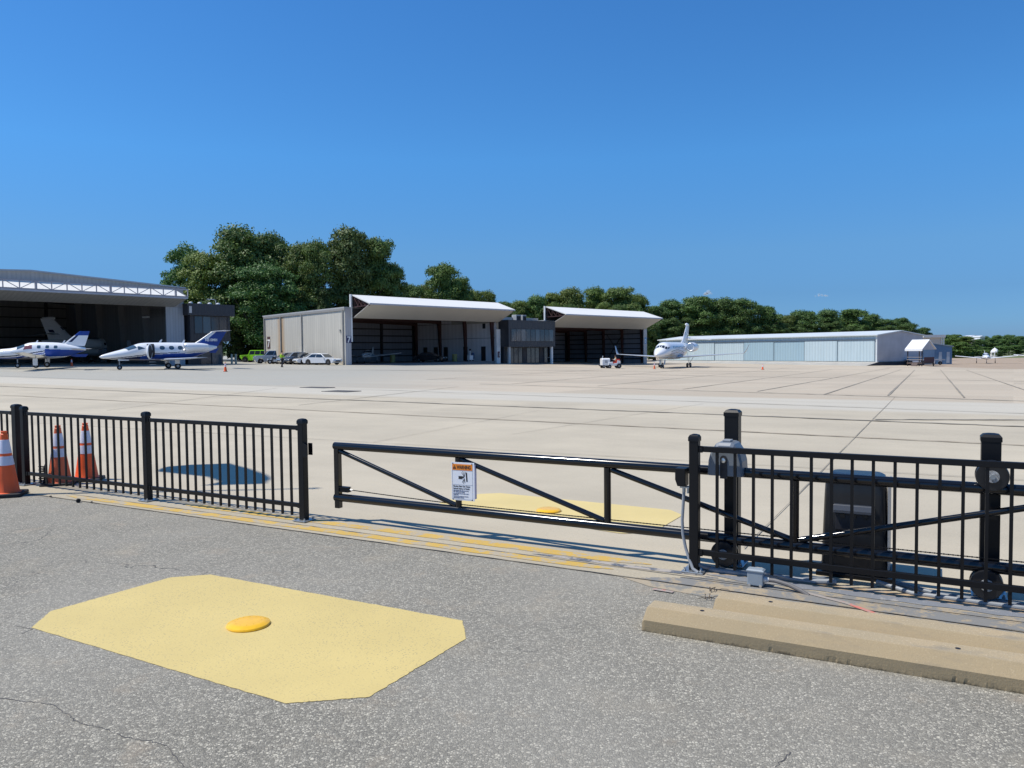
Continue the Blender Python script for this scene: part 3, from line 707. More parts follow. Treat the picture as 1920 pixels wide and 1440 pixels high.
def puck(p, label, z, sc=1.0):
    t = thing('loop_marker', label, 'reflector disc', (p.x, p.y, z), 0, 'yellow discs on the painted octagons', scale=sc)
    b = MB(); b.lathe([(.119, 0), (.121, .006), (.117, .013), (.104, .019), (.088, .024), (.084, .0245), (.05, .026), (.0, .0265)], (0, 0, 0), 48); q = b.build('disc', M_puck, t, smooth=True)
    b = MB()
    for k in range(12):
        a = k * 2 * math.pi / 12 + .2; b.lathe([(.0028, 0), (.0028, .0008)], (.072 * math.cos(a), .072 * math.sin(a), .0248), 8)
    b.build('dimples', mat('amber_dimple', (.55, .27, .01), .4), q)
    return t
puck(at(466, 1174), 'round yellow plastic disc on the near octagon', .006)
puck(at(1029, 959), 'round yellow plastic disc on the far octagon behind the gate', .005)

def cone(p, z, label, H=.71, faded=False, group='orange safety cones at the fence', rz=.3):
    t = thing('traffic_cone', label, 'traffic cone', (p[0], p[1], z), rz, group)
    o = M_orange2 if faded else M_orange
    b = MB(); rad = lambda zz: .132 - (.132 - .033) * (zz - .035) / (H - .065)
    def seg(z0, z1, nm, m, d=0.0): b = MB(); b.lathe([(rad(z0) + d, z0), (rad(z1) + d, z1)], (0, 0, 0), 40); return b
    b.lathe([(.150, .030), (.146, .036), (.134, .040)] + [(rad(zz), zz) for zz in np.linspace(.045, H - .045, 6)] + [(.036, H - .04), (.037, H - .036), (.029, H - .028), (.033, H - .004), (.030, H), (.022, H), (.020, H - .03)], (0, 0, 0), 40)
    b.build('cone_body', o, t, smooth=True)
    for z0, z1 in ((H - .245, H - .095), (H - .375, H - .275)):
        b = MB(); b.lathe([(rad(z0) + .0005, z0), (rad(z0) + .002, z0 + .001), (rad(z1) + .002, z1 - .001), (rad(z1) + .0005, z1)], (0, 0, 0), 40); b.build('reflective_band', M_refl, t, smooth=True)
    b = MB(); b.loft([[(x, y, z_) for x, y in rr(w, w, .03)] for w, z_ in ((.178, 0), (.180, .012), (.176, .028), (.150, .034))]); b.build('base', M_rub, t, smooth=True)
    return t
c1 = at(12, 930); cone(c1, .012, 'bright orange traffic cone in front of the fence at the left edge')
c2 = at(112, 908); cone(c2, 0, 'traffic cone behind the fence with a black coil against it', faded=True)
c3 = at(163, 900); cone(c3, 0, 'bright orange traffic cone behind the fence, right of the duller one')
ch = thing('coiled_strap', 'black coiled strap hanging beside the duller cone behind the fence', 'strap', (c2.x - .12, c2.y - .13, 0), 0)
b = MB(); pts = [(.035 * math.cos(t * 2.2) + .01 * math.sin(t), .03 * math.sin(t * 2.2), .02 + t * .0072) for t in np.linspace(0, 30, 160)]
b.path(pts, .007, 6); b.build('coil', M_rub, ch, smooth=True)
b = MB(); b.path([(.0, 0, .02), (.03, .01, .12), (.02, 0, .22), (.035, .01, .26)], .012, 6); b.build('strap', M_rub, ch, smooth=True)
for px, py, r, lab in ((147, 943, .022, 'black metal nut lying on the asphalt before the left fence'), (95, 934, .013, 'small dark pebble on the asphalt between the near cone and the nut'), (172, 944, .010, 'thin dark chip of debris right of the black nut')):
    p = at(px, py); b = MB()
    if r > .02: b.lathe([(.011, -.012), (.020, -.014), (.024, 0), (.020, .014), (.011, .012), (.011, -.012)], (0, 0, 0), 12, axis='Y')
    else: b.lathe([(.0, -r * .5), (r, -r * .2), (r * 1.1, .1 * r), (r * .6, r * .6), (0, r * .7)], (0, 0, 0), 7)
    o = b.build('debris', M_rub, smooth=True); o.location = (p.x, p.y, r * .55 + .012); o.rotation_euler = (0, 0, .6); tag(o, lab, 'debris')
# twigs by the wheel stops
for i, (px, py, l) in enumerate(((1322, 1126, .10), (1338, 1112, .09))):
    p = at(px, py); b = MB(); rnd = random.Random(i + 3)
    for k in range(5):
        a = rnd.uniform(0, 6.3); c = Vector((p.x + rnd.uniform(-.03, .03), p.y + rnd.uniform(-.015, .015), .014))
        d = Vector((math.cos(a), math.sin(a) * .6, .1)); b.path([c, c + d * l * .4 + Vector((0, 0, .01)), c + d * l * .7 + Vector((.01, .01, .004)), c + d * l], [.0022, .002, .0016, .001], 5)
    o = b.build('twig', mat('dry_twig', (.05, .035, .025), .8)); tag(o, ['dark twigs lying at the end of the wheel stops', 'dry twigs between the wheel stop end and the fence post'][i], 'twig')

# ================================================================== FLAGPOLE (out of frame, its shadow lies behind the left fence)
fx, fy = -8.0, 8.37
fpole = thing('flagpole', 'tall slim white flagpole with a blue flag left of the fence', 'flagpole', (fx, fy, 0))
HP = 10.1
b = MB(); b.tube((0, 0, 0), (0, 0, HP), .055, .022, 14); pm = b.build('pole', M_white, fpole, smooth=True)
b = MB(); b.lathe([(.0, -.06), (.04, -.045), (.055, 0), (.04, .045), (0, .06)], (0, 0, HP + .05), 16); b.build('finial', mat('gold_ball', (.6, .42, .12), .3, .8), pm, smooth=True)
b = MB(); b.lathe([(.16, 0), (.16, .02), (.09, .05), (.07, .12)], (0, 0, 0), 20); b.build('base_collar', M_white, fpole, smooth=True)
kx, ky = -sdir.x / sdir.z, -sdir.y / sdir.z          # ground shift of a shadow per metre of height
sil = [(298, 884), (316, 874.5), (353, 871), (397, 870), (436, 868.6), (473, 878), (506, 898), (506, 907), (450, 908), (419, 909), (375, 910.5), (412, 902.5), (397, 894), (353, 889)]
fl_pts = []
for q in sil:
    g = at(*q); h = (g.x - fx) / kx; fl_pts.append((h, g.y - h * ky - fy))
hs_ = [p[0] for p in fl_pts]
b = MB(); bmf = bmesh.new()
vs = [bmf.verts.new((.0, y, h)) for h, y in fl_pts]; bmf.faces.new(vs)
bmesh.ops.triangulate(bmf, faces=bmf.faces); bmesh.ops.subdivide_edges(bmf, edges=bmf.edges, cuts=5, use_grid_fill=True)
for v in bmf.verts: v.co.x += .05 * math.sin(v.co.y * 7 + v.co.z * 3) * min(1, abs(v.co.y) * 3)
me = bpy.data.meshes.new('flag'); bmf.to_mesh(me); bmf.free(); me.materials.append(mat('blue_flag_cloth', (.05, .12, .38), .8))
fo = bpy.data.objects.new('flag', me); COL.objects.link(fo); fo.parent = fpole
sf = fo.modifiers.new('solid', 'SOLIDIFY'); sf.thickness = .004

# ================================================================== HANGARS
M_wallL = metal_wall('cream_sheet_side', (.62, .58, .49), 'Y', .45, streak=(.50, .47, .40), stripe=(15.1, 1.1, (.50, .27, .08)))
M_wallF = metal_wall('cream_sheet_front', (.58, .56, .53), 'X', .4, streak=(.50, .48, .45))
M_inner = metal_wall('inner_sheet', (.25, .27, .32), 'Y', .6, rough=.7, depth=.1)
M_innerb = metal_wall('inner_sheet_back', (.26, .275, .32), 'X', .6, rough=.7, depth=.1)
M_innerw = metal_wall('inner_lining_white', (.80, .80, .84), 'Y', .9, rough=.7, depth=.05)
M_steel = mat('oxide_steel', (.075, .03, .026), .6, var=.3)
M_steeld = mat('dark_steel', (.035, .03, .032), .6, var=.3)
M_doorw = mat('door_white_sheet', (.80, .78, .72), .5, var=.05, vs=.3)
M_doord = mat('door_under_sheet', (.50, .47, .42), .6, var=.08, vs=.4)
M_roofm = mat('roof_sheet', (.50, .50, .48), .5, var=.15, vs=.5)
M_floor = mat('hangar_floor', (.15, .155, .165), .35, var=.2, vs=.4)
M_chsh = metal_wall('charcoal_sheet', (.040, .042, .050), 'X', .42, rough=.5, depth=.5)
M_chsy = metal_wall('charcoal_sheet_side', (.040, .042, .050), 'Y', .42, rough=.5, depth=.5)
M_gwin = glass('office_glass', (.03, .04, .055), .12)
def wallbox(b, x0, x1, y0, y1, z0, z1, m=0): b.box(((x0 + x1) / 2, (y0 + y1) / 2, (z0 + z1) / 2), (abs(x1 - x0), abs(y1 - y0), abs(z1 - z0)), m)
def hangar(label, P0, P1, depth, zb, side_top_f, side_top_b, hinge, outz, innz, outd, ncol, girts, right_white=False, gable=None, numbers=None, back_cols=5):
    """local frame: x along the door wall, y into the building, z up from zb"""
    d = (P1 - P0); L = math.hypot(d.x, d.y); ang = math.atan2(d.y, d.x)
    t = thing('hangar', label, 'hangar', (P0.x, P0.y, zb), ang)
    H = side_top_f
    def pt(nm, x0, x1, y0, y1, z0, z1, m, par=None):
        b = MB(); wallbox(b, x0, x1, y0, y1, z0, z1); return b.build(nm, m, par or t)
    # side walls with falling top
    for nm, x0, x1, m in (('left_wall', 0, .12, M_wallL), ('right_wall', L - .12, L, M_wallL)):
        b = MB(); b.loft([[(x0, 0, -1.5), (x1, 0, -1.5), (x1, 0, side_top_f), (x0, 0, side_top_f)], [(x0, depth, -1.5), (x1, depth, -1.5), (x1, depth, side_top_b), (x0, depth, side_top_b)]])
        w = b.build('wall', m, t)
        if x0 == 0:
            b = MB(); b.loft([[(-.10, -.05, side_top_f), (.0, -.05, side_top_f), (.0, -.05, side_top_f - .28), (-.10, -.05, side_top_f - .28)], [(-.10, depth, side_top_b), (.0, depth, side_top_b), (.0, depth, side_top_b - .28), (-.10, depth, side_top_b - .28)]]); b.build('gutter', mat('gutter_grey', (.33, .31, .28), .5), w)
            for fy_ in (.02, .5, .77, .99):
                zz = side_top_f + (side_top_b - side_top_f) * fy_ - .2
                b = MB(); wallbox(b, -.14, -.005, depth * fy_ - .09, depth * fy_ + .09, -.5, zz); b.build('downpipe', mat('gutter_grey', (.33, .31, .28)), w)
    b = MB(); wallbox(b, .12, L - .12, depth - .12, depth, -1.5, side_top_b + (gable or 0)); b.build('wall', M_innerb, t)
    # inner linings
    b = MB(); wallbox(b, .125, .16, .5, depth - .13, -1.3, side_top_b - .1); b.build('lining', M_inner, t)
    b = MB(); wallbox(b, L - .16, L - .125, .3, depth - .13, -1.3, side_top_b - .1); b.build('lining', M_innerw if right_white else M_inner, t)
    # roof
    g = gable or 0
    b = MB(); b.loft([[(-.1, y, z) for y, z in ((-.0, H + .0), (depth + .2, side_top_b), (depth + .2, side_top_b + .15), (-.0, H + .15))],
                      [(L / 2, y, z) for y, z in ((-.0, H + g), (depth + .2, side_top_b + g), (depth + .2, side_top_b + g + .15), (-.0, H + g + .15))],
                      [(L + .1, y, z) for y, z in ((-.0, H), (depth + .2, side_top_b), (depth + .2, side_top_b + .15), (-.0, H + .15))]]); b.build('roof', M_roofm, t)
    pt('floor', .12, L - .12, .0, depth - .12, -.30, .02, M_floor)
    # columns and girts on back and right wall
    for k in range(back_cols + 1):
        x = .5 + (L - 1) * k / back_cols; pt('column', x - .16, x + .16, depth - .5, depth - .14, .02, side_top_b - .1, M_steeld)
    for k in range(girts):
        z = .9 + (side_top_b - 1.3) * k / max(1, girts - 1)
        pt('girt', .3, L - .3, depth - .32, depth - .14, z - .09, z + .09, M_steeld)
        if not right_white: pt('girt', L - .34, L - .17, .6, depth - .5, z - .09, z + .09, M_steeld)
    for k in range(ncol):
        y = .9 + (depth - 1.8) * k / (ncol - 1)
        for x, sgn in ((L - .17, -1), (.17, 1)):
            b = MB(); zt_ = H + (side_top_b - H) * y / depth - .1
            b.loft([[(x, y - .14, .02), (x + sgn * .25, y - .14, .02), (x + sgn * .25, y + .14, .02), (x, y + .14, .02)], [(x, y - .14, zt_), (x + sgn * .75, y - .14, zt_), (x + sgn * .75, y + .14, zt_), (x, y + .14, zt_)]]); b.build('column', M_steel, t)
        b = MB(); zt_ = H + (side_top_b - H) * y / depth
        b.loft([[(.2, y - .1, zt_ - .9), (.2, y + .1, zt_ - .9), (.2, y + .1, zt_ - .15), (.2, y - .1, zt_ - .15)], [(L / 2, y - .1, zt_ - .55 + g), (L / 2, y + .1, zt_ - .55 + g), (L / 2, y + .1, zt_ - .15 + g), (L / 2, y - .1, zt_ - .15 + g)],
                [(L - .2, y - .1, zt_ - .9), (L - .2, y + .1, zt_ - .9), (L - .2, y + .1, zt_ - .15), (L - .2, y - .1, zt_ - .15)]]); b.build('rafter', M_steel, t)
    return t, L, ang
def raised_door(t, L, x0, x1, hinge, outz, innz, outd, truss='under', header=True):
    """bifold door standing open: sunlit upper leaf out to the fold, lower leaf back to the wall"""
    b = MB(); th = .14
    b.loft([[(x, y, z) for y, z in ((-.05, hinge), (-outd, outz), (-outd, outz - th), (-.05, hinge - th))] for x in (x0, x1)])
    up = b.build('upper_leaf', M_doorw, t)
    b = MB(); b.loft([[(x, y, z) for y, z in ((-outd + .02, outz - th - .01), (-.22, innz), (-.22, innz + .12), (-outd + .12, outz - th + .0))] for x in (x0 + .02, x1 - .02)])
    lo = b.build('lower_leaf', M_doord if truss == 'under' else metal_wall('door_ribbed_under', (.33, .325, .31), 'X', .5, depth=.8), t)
    b = MB(); wallbox(b, x0, x1, -outd - .05, -outd - .002, outz - th - .06, outz - .02); b.build('fold_rail', mat('fold_grey', (.42, .44, .50), .5), t)
    if truss == 'under':                       # triangular end frames with their bracing
        for x in (x0 + .15, x1 - .15):
            tr = MB(); tr.tube((x, -.1, hinge - .25), (x, -outd + .1, outz - .22), .06, n=4); tr.build('end_frame', M_steel, t)
            tr = MB(); tr.tube((x, -.1, outz - .35), (x, -outd + .3, outz - .28), .06, n=4); tr.build('end_frame', M_steel, t)
            for k in range(4):
                y = -.3 - k * outd * .22; zz = hinge - .25 + (outz - hinge) * (-y / outd)
                tr = MB(); tr.tube((x, y, outz - .3), (x, y, zz), .04, n=4); tr.build('end_strut', M_steel, t)
                tr = MB(); tr.tube((x, y - outd * .2, outz - .3), (x, y, zz), .04, n=4); tr.build('end_strut', M_steel, t)
        if header:
            b = MB(); wallbox(b, x0 - .25, x0 - .02, -.02, .22, innz - 3, hinge + .05); b.build('door_post', M_white, t)
            b = MB(); wallbox(b, x1 + .02, x1 + .2, -.02, .22, innz, hinge - .05); b.build('door_post', M_white, t)
            b = MB(); wallbox(b, x0, x1, .0, .3, innz + .3, hinge - .2); b.build('header_beam', M_steeld, t)
    return up, lo

# --- hangar with the 7: corner posts read off the photo
A2 = Vector((gx(662, 98), 98, 0)); B2 = Vector((gx(935, 117.6), 117.6, 0))
u2 = (B2 - A2).normalized(); n2 = Vector((u2.y, -u2.x, 0)); PW = 1.12
C2 = A2 - u2 * PW
zb2 = -.05
def zh(px, py, Y, zb): return atY(px, py, Y).z - zb
h2, L2, a2 = hangar('cream metal hangar with numeral 7 and rust streaked side', C2, B2, 19.6, zb2, zh(649, 577.5, 97.2, zb2), zh(507, 594, 110.5, zb2), 0, 0, 0, 0, 4, 6, right_white=True, back_cols=4)
hinge2 = zh(662, 552.5, 98, zb2)
raised_door(h2, L2, PW + .02, L2 - .12, hinge2, hinge2 - 1.2, hinge2 - 2.95, 3.6)
b = MB(); wallbox(b, .02, PW - .25, -.05, .12, -1.2, zh(650, 577.5, 97.2, zb2) - .02); pier = b.build('pier', metal_wall('pier_sheet', (.52, .50, .50), 'X', .35), h2)
M_navy = mat('navy_panel', (.05, .045, .12), .6)
b = MB(); wallbox(b, .10, .86, -.075, -.052, 2.75, 3.65); nb = b.build('number_panel', M_navy, pier)
text_mesh('number', '7', 1.05, M_white, nb, (.22, -.078, 2.83), (R(90), 0, 0), extrude=.004, bold=.03)
b = MB(); wallbox(b, -.03, -.0, 18.0, 18.8, 2.2, 3.9); nb = b.build('number_panel', mat('brown_panel', (.10, .05, .045), .6), h2)
text_mesh('number', '7', 1.5, M_white, nb, (-.034, 18.72, 2.45), (R(90), 0, R(-90)), extrude=.004, bold=.03, sx=.85)
for y, z in ((16.6, 1.5), (.9, 4.3)):
    b = MB(); wallbox(b, -.14, -.0, y, y + .22, z, z + .16); b.tube((-.1, y + .1, z - .25), (-.1, y + .1, z), .03, n=6); b.build('wall_lamp', mat('lamp_grey', (.35, .34, .32), .5), h2)
b = MB(); wallbox(b, -.03, .0, 16.9, 18.3, -.05, 1.0); b.build('wall_vent', mat('vent_dark', (.12, .13, .15), .5), h2)
# things fixed to the white right inner wall: dark door leaves and openings
for y0 in (2.6, 6.6, 11.2, 13.6, 16.2):
    b = MB(); wallbox(b, L2 - .20, L2 - .162, y0, y0 + .95, .05, 2.25); b.build('inner_door', M_steeld, h2)
b = MB(); wallbox(b, L2 - .20, L2 - .162, 2.6, 3.2, 5.0, 6.1); b.build('inner_window', M_gwin, h2)
for z in (2.0 + 1.5, 5.9): b = MB(); wallbox(b, L2 - .19, L2 - .163, .5, 19, z, z + .05); b.build('wall_rail', M_steeld, h2)
# --- third hangar, further along the same line
P3a, P3b = 37.6, 67.6
A3 = A2 + u2 * P3a; B3 = A2 + u2 * P3b; zb3 = -1.15
h3, L3, a3 = hangar('second cream hangar along the row with a raised white door and braced inner wall', A3, B3, 19.6, zb3, 7.4, 7.0, 0, 0, 0, 0, 5, 7, back_cols=5)
h3t = zh(1020, 574.5, A3.y, zb3)
raised_door(h3, L3, .25, L3 - 1.1, h3t, h3t - 1.35, h3t - 3.35, 4.2)
b = MB(); wallbox(b, L3 - 1.08, L3 - .02, -.05, .12, -1.2, h3t - 3.3); b.build('pier', metal_wall('pier_sheet', (.5, .5, .5)), h3)
b = MB(); wallbox(b, L3 - .85, L3 - .2, -.075, -.052, 3.7, 4.9); nb = b.build('number_panel', mat('blue_panel', (.10, .28, .50), .5), h3)
text_mesh('number', '0', 1.1, M_white, nb, (L3 - .80, -.078, 3.85), (R(90), 0, 0), extrude=.004, bold=.02, sx=.8)
for k in range(2):
    b = MB(); y0, y1 = 5.2, 9.2; q = [(L3 - .30, y0, .5), (L3 - .30, y1, 5.8)] if k else [(L3 - .30, y1, .5), (L3 - .30, y0, 5.8)]; b.tube(q[0], q[1], .05, n=4); b.build('cross_brace', M_steeld, h3)
# --- office block between them: charcoal sheet upper floor over a glazed ground floor
def annex(label, P, ang, L, D, zb, H, zfl, front_win, seed=1, ground=True, doors=None):
    t = thing('office_block', label, 'building', (P.x, P.y, zb), ang)
    b = MB(); wallbox(b, 0, L, 0, D, zfl, H); up = b.build('upper_floor', M_chsh, t)
    b = MB(); wallbox(b, -.04, L + .04, -.04, D, H - .02, H + .12); b.build('coping', M_chsy, t)
    n = front_win; wz0, wz1 = zfl + (H - zfl) * .22, zfl + (H - zfl) * .68
    b = MB(); wallbox(b, .5, L - .3, -.03, .0, wz0 - .08, wz1 + .08); b.build('window_band', M_steeld, up)
    for k in range(n):
        x0 = .6 + (L - 1.0) * k / n
        b = MB(); wallbox(b, x0, x0 + (L - 1.0) / n - .12, -.045, -.031, wz0, wz1); b.build('window', M_gwin if (k * 7 + seed) % 3 else glass('office_glass_pale', (.07, .09, .11), .12), up)
    b = MB(); wallbox(b, .35, L - .35, 1.3, D, -1.5, zfl); b.build('ground_floor', M_chsh, t)
    return t, up
zbO = -.5
Po = A2 + u2 * 26.9 + n2 * 1.9
Ho = zh(960, 601, Po.y, zbO); Zf = zh(960, 650.5, Po.y, zbO)
ob, up = annex('charcoal two storey office block with a glazed ground floor between the two raised hangar doors', Po, a2, 11.0, 8, zbO, Ho, Zf, 9)
for k in range(10):
    x = .55 + k * 1.0; b = MB(); wallbox(b, x, x + .82, 1.24, 1.29, .1, Zf - .15); b.build('ground_window', M_gwin if k % 4 else M_steeld, ob)
for x in (.3, 10.3): b = MB(); wallbox(b, x, x + .35, .2, .5, -1, Zf); b.build('column', M_white if x > 5 else M_wallF, ob)
b = MB(); wallbox(b, -.9, -.1, 1.6, 1.9, -.8, Zf + 2.7); q = b.build('white_pier', M_white, ob)
b = MB(); wallbox(b, -.75, -.3, 1.56, 1.597, 1.0, 1.9); mp_ = b.build('number_panel', mat('maroon_panel', (.10, .02, .035), .6), q)
text_mesh('number', '1', .8, M_white, mp_, (-.66, 1.555, 1.15), (R(90), 0, 0), extrude=.003, bold=.01)
# light roof behind the parapet and two roof units
b = MB(); wallbox(b, -.5, 11.5, 4, 12, Ho - .3, Ho + .75); b.build('rear_roof', M_roofm, ob)
for x, w in ((5.3, 1.1), (6.8, .9)):
    b = MB(); wallbox(b, x, x + w, 3.2, 4.2, Ho + .1, Ho + 1.15); q = b.build('roof_unit', mat('unit_grey', (.42, .43, .43), .5), ob, bevel=.04)
    b = MB(); wallbox(b, x + .1, x + w - .1, 3.17, 3.197, Ho + .3, Ho + .95); b.build('grille', M_steeld, q)

# --- big hangar at the left with truss work on the open door
B1 = Vector((gx(347, 97), 97, 0)); A1d = Vector((gx(0, 81), 81, 0)); u1 = (B1 - A1d).normalized(); n1 = Vector((u1.y, -u1.x, 0))
LW = 34.4; A1 = B1 - u1 * LW; zb1 = .1
He = zh(347, 541, 97, zb1)
d1 = 34
t1 = thing('hangar', 'big left hangar with trusses on its open door and jets parked before it', 'hangar', (A1.x, A1.y, zb1), math.atan2(u1.y, u1.x))
ri = zh(60, 509, 83.6, zb1)
hin, ou1, in1 = He - .14, zh(0, 541, 79, zb1), zh(0, 562.5, 81, zb1)
b = MB(); b.prism([(0, in1), (LW, in1), (LW, He), (LW * .5, ri), (0, He)], (0, .15), T=Matrix(((1, 0, 0, 0), (0, 0, 1, 0), (0, 1, 0, 0), (0, 0, 0, 1)))); b.build('gable_wall', metal_wall('grey_gable_sheet', (.42, .41, .39), 'X', .45, depth=.5), t1)
b = MB(); wallbox(b, LW - 2.3, LW, -.02, .18, -1.2, in1 - .02); b.build('pier', metal_wall('grey_pier_sheet', (.40, .43, .47), 'X', .35, depth=.5), t1)
b = MB(); b.loft([[(x, y, z) for y, z in ((-.25, 0), (d1, 0), (d1, .18), (-.25, .18))] for x in (0,)][0:0] or
    [[(-.2, y, He + z) for y, z in ((-.25, 0), (d1, 0), (d1, .16), (-.25, .16))], [(LW / 2, y, ri + z) for y, z in ((-.25, 0), (d1, 0), (d1, .16), (-.25, .16))], [(LW + .2, y, He + z) for y, z in ((-.25, 0), (d1, 0), (d1, .16), (-.25, .16))]]); b.build('roof', mat('blue_grey_roof', (.32, .38, .44), .5), t1)
for x0, x1, y0, y1 in ((0, .15, .15, d1), (LW - .15, LW, .19, d1), (0, LW, d1 - .15, d1)):
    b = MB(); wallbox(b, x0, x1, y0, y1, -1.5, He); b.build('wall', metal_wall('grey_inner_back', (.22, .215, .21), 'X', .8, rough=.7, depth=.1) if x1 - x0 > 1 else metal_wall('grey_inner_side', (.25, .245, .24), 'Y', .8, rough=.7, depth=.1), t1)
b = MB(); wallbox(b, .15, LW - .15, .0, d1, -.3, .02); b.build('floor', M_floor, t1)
for k in range(5):
    x = 3 + k * (LW - 6) / 4; b = MB(); wallbox(b, x - .18, x + .18, d1 - .55, d1 - .16, .02, He); b.build('column', M_steeld, t1)
for k in range(6):
    z = 1.2 + k * 1.45; b = MB(); wallbox(b, .2, LW - .2, d1 - .35, d1 - .16, z - .08, z + .08); b.build('girt', M_steeld, t1)
for k in range(5):
    y = 2.2 + k * 6.6; b = MB(); x = LW - .16
    b.loft([[(x, y - .2, .02), (x - .4, y - .2, .02), (x - .4, y + .2, .02), (x, y + .2, .02)], [(x, y - .2, He - .4), (x - 1.0, y - .2, He - .4), (x - 1.0, y + .2, He - .4), (x, y + .2, He - .4)]]); b.build('column', mat('pale_steel', (.22, .215, .21), .6), t1)
    b = MB(); b.loft([[(xx, y - .15, zz - .9), (xx, y + .15, zz - .9), (xx, y + .15, zz - .05), (xx, y - .15, zz - .05)] for xx, zz in ((.3, He), (LW / 2, ri), (LW - .3, He))]); b.build('rafter', M_steeld, t1)
b = MB(); wallbox(b, LW - 1.0, LW - .6, 7.4, 8.6, 6.2, 6.4); b.build('light_fitting', M_white, t1)
X1 = LW - 1.25
raised_door(t1, LW, 1.2, X1, hin, ou1, in1, 3.3, truss='over')
# truss frame standing proud of the upper leaf
tz0, ty0, tz1, ty1 = ou1 + .06, -3.30, zh(0, 524, 79, zb1), -3.30
tr = MB(); tr.tube((1.2, ty0, tz0), (X1 + .05, ty0, tz0), .06, n=4); tr.build('truss_chord', mat('truss_grey', (.33, .33, .37), .5), t1)
tr = MB(); tr.tube((1.2, ty1, tz1), (X1 + .05, ty1, tz1), .08, n=4); tr.build('truss_chord', MATS['truss_grey'], t1)
nb_ = 21
for k in range(nb_ + 1):
    x = 1.3 + (X1 - 1.3) * k / nb_
    tr = MB(); tr.tube((x, ty0, tz0), (x, ty1, tz1), .05 if k % 5 else .10, n=4); tr.build('truss_web', MATS['truss_grey'], t1)
    if k < nb_:
        x2 = 1.3 + (X1 - 1.3) * (k + 1) / nb_
        a, c = ((x, ty0, tz0), (x2, ty1, tz1)) if k % 2 else ((x, ty1, tz1), (x2, ty0, tz0))
        tr = MB(); tr.tube(a, c, .035, n=4); tr.build('truss_brace', MATS['truss_grey'], t1)
# --- two storey annex of the big hangar
Pa = B1 + u1 * .35 + n1 * .8; zba = 0
Ha = zh(380, 571, 97.5, zba); Zfa = zh(380, 640, 97.5, zba)
oa, upa = annex('charcoal two storey annex with four upper windows right of the big left hangar', Pa, math.atan2(u1.y, u1.x), 5.5, 9, zba, Ha, Zfa, 4, seed=2)
b = MB(); wallbox(b, -.5, 5.95, -.45, 9, Ha - 1.35, Ha + .1); b.build('parapet', M_chsh, oa)
b = MB(); wallbox(b, -.35, .0, -.50, -.46, Ha - 1.1, Ha - .25); b.build('flood_lamp', mat('lamp_pale', (.6, .58, .56), .5), oa)
for x in (2.0, 3.6): b = MB(); wallbox(b, x, x + 1.4, 1.24, 1.29, 0, 2.6); b.build('entrance_door', M_gwin if x < 3 else glass('office_glass_pale'), oa)
for x in (1.0, 2.2, 3.6, 4.8): b = MB(); b.lathe([(.22, 0), (.26, .18), (.2, .3), (0, .36)], (x, 1.5, Ha + .1), 12); b.build('roof_vent', M_white, oa, smooth=True)
b = MB(); b.path([(4.4, 1.4, Ha), (4.4, 1.4, Ha + .75), (4.2, 1.4, Ha + .85), (3.2, 1.4, Ha + .85)], .04, 6); b.build('roof_pipe', M_white, oa)
for k, x in enumerate((5.5, 6.1)):
    q = Pa + u1 * x + n1 * .2; b = MB(); b.lathe([(.13, 0), (.13, 1.25), (.09, 1.33), (0, 1.36)], (0, 0, 0), 14); o = b.build('bollard', mat('pale_bollard', (.48, .47, .36), .6, var=.2), smooth=True); o.location = (q.x, q.y, zt(q.x, q.y))
    tag(o, ['left pale bollard at the corner of the charcoal annex', 'right pale bollard at the corner of the charcoal annex'][k], 'bollard', 'pale bollards beside the annex')

# --- long pale blue T-hangar on a raised pad, with gable to the camera
C4 = Vector((gx(1645, 122), 122, 0)); D4 = Vector((gx(1236, 163), 163, 0)); zb4 = atY(1645, 678, 122).z
u4 = (D4 - C4); L4 = math.hypot(u4.x, u4.y); u4 = u4.normalized(); g4 = Vector((-u4.y, u4.x, 0))
if g4.x < 0: g4 = -g4                      # gable direction, away to the right
a4 = math.atan2(g4.y, g4.x)
t4 = thing('hangar', 'long low pale blue row hangar with sliding doors and a shaded gable end', 'hangar', (C4.x, C4.y, zb4), a4)
# local: x along gable (to the right), y along the length (away to the left)
E4 = atY(1645, 628.5, 122).z - zb4; W4 = 13.0
rg = zh(1690, 621.5, 122 + g4.y * W4 / 2, zb4)
M_pb = metal_wall('pale_blue_sheet', (.52, .62, .64), 'Y', .55, streak=(.44, .55, .58), depth=.5)
M_pbf = mat('pale_frame', (.66, .70, .70), .5)
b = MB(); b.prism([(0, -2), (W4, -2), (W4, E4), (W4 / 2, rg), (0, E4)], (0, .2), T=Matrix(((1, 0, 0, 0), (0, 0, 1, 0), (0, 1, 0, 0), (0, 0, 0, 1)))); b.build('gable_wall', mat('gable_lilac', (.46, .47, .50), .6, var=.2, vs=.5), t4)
b = MB(); wallbox(b, .0, .2, .2, L4, -1.5, E4); fw = b.build('front_wall', M_pb, t4)
b = MB(); wallbox(b, W4 - .2, W4, .2, L4, -1.5, E4); b.build('rear_wall', M_pb, t4)
b = MB(); b.prism([(0, -2), (W4, -2), (W4, E4), (W4 / 2, rg), (0, E4)], (L4 - .2, L4), T=Matrix(((1, 0, 0, 0), (0, 0, 1, 0), (0, 1, 0, 0), (0, 0, 0, 1)))); b.build('gable_wall', M_pb, t4)
b = MB(); b.loft([[(-.35, y, E4 - .06), (W4 / 2, y, rg + .05), (W4 + .35, y, E4 - .06), (W4 + .35, y, E4 + .1), (W4 / 2, y, rg + .2), (-.35, y, E4 + .1)] for y in (-.2, L4 + .2)]); b.build('roof', mat('pale_roof', (.62, .66, .66), .45, var=.12, vs=.2), t4)
b = MB(); wallbox(b, -.05, 0, .02, .3, -.1, E4 - .05); b.build('corner_trim', M_pbf, t4)
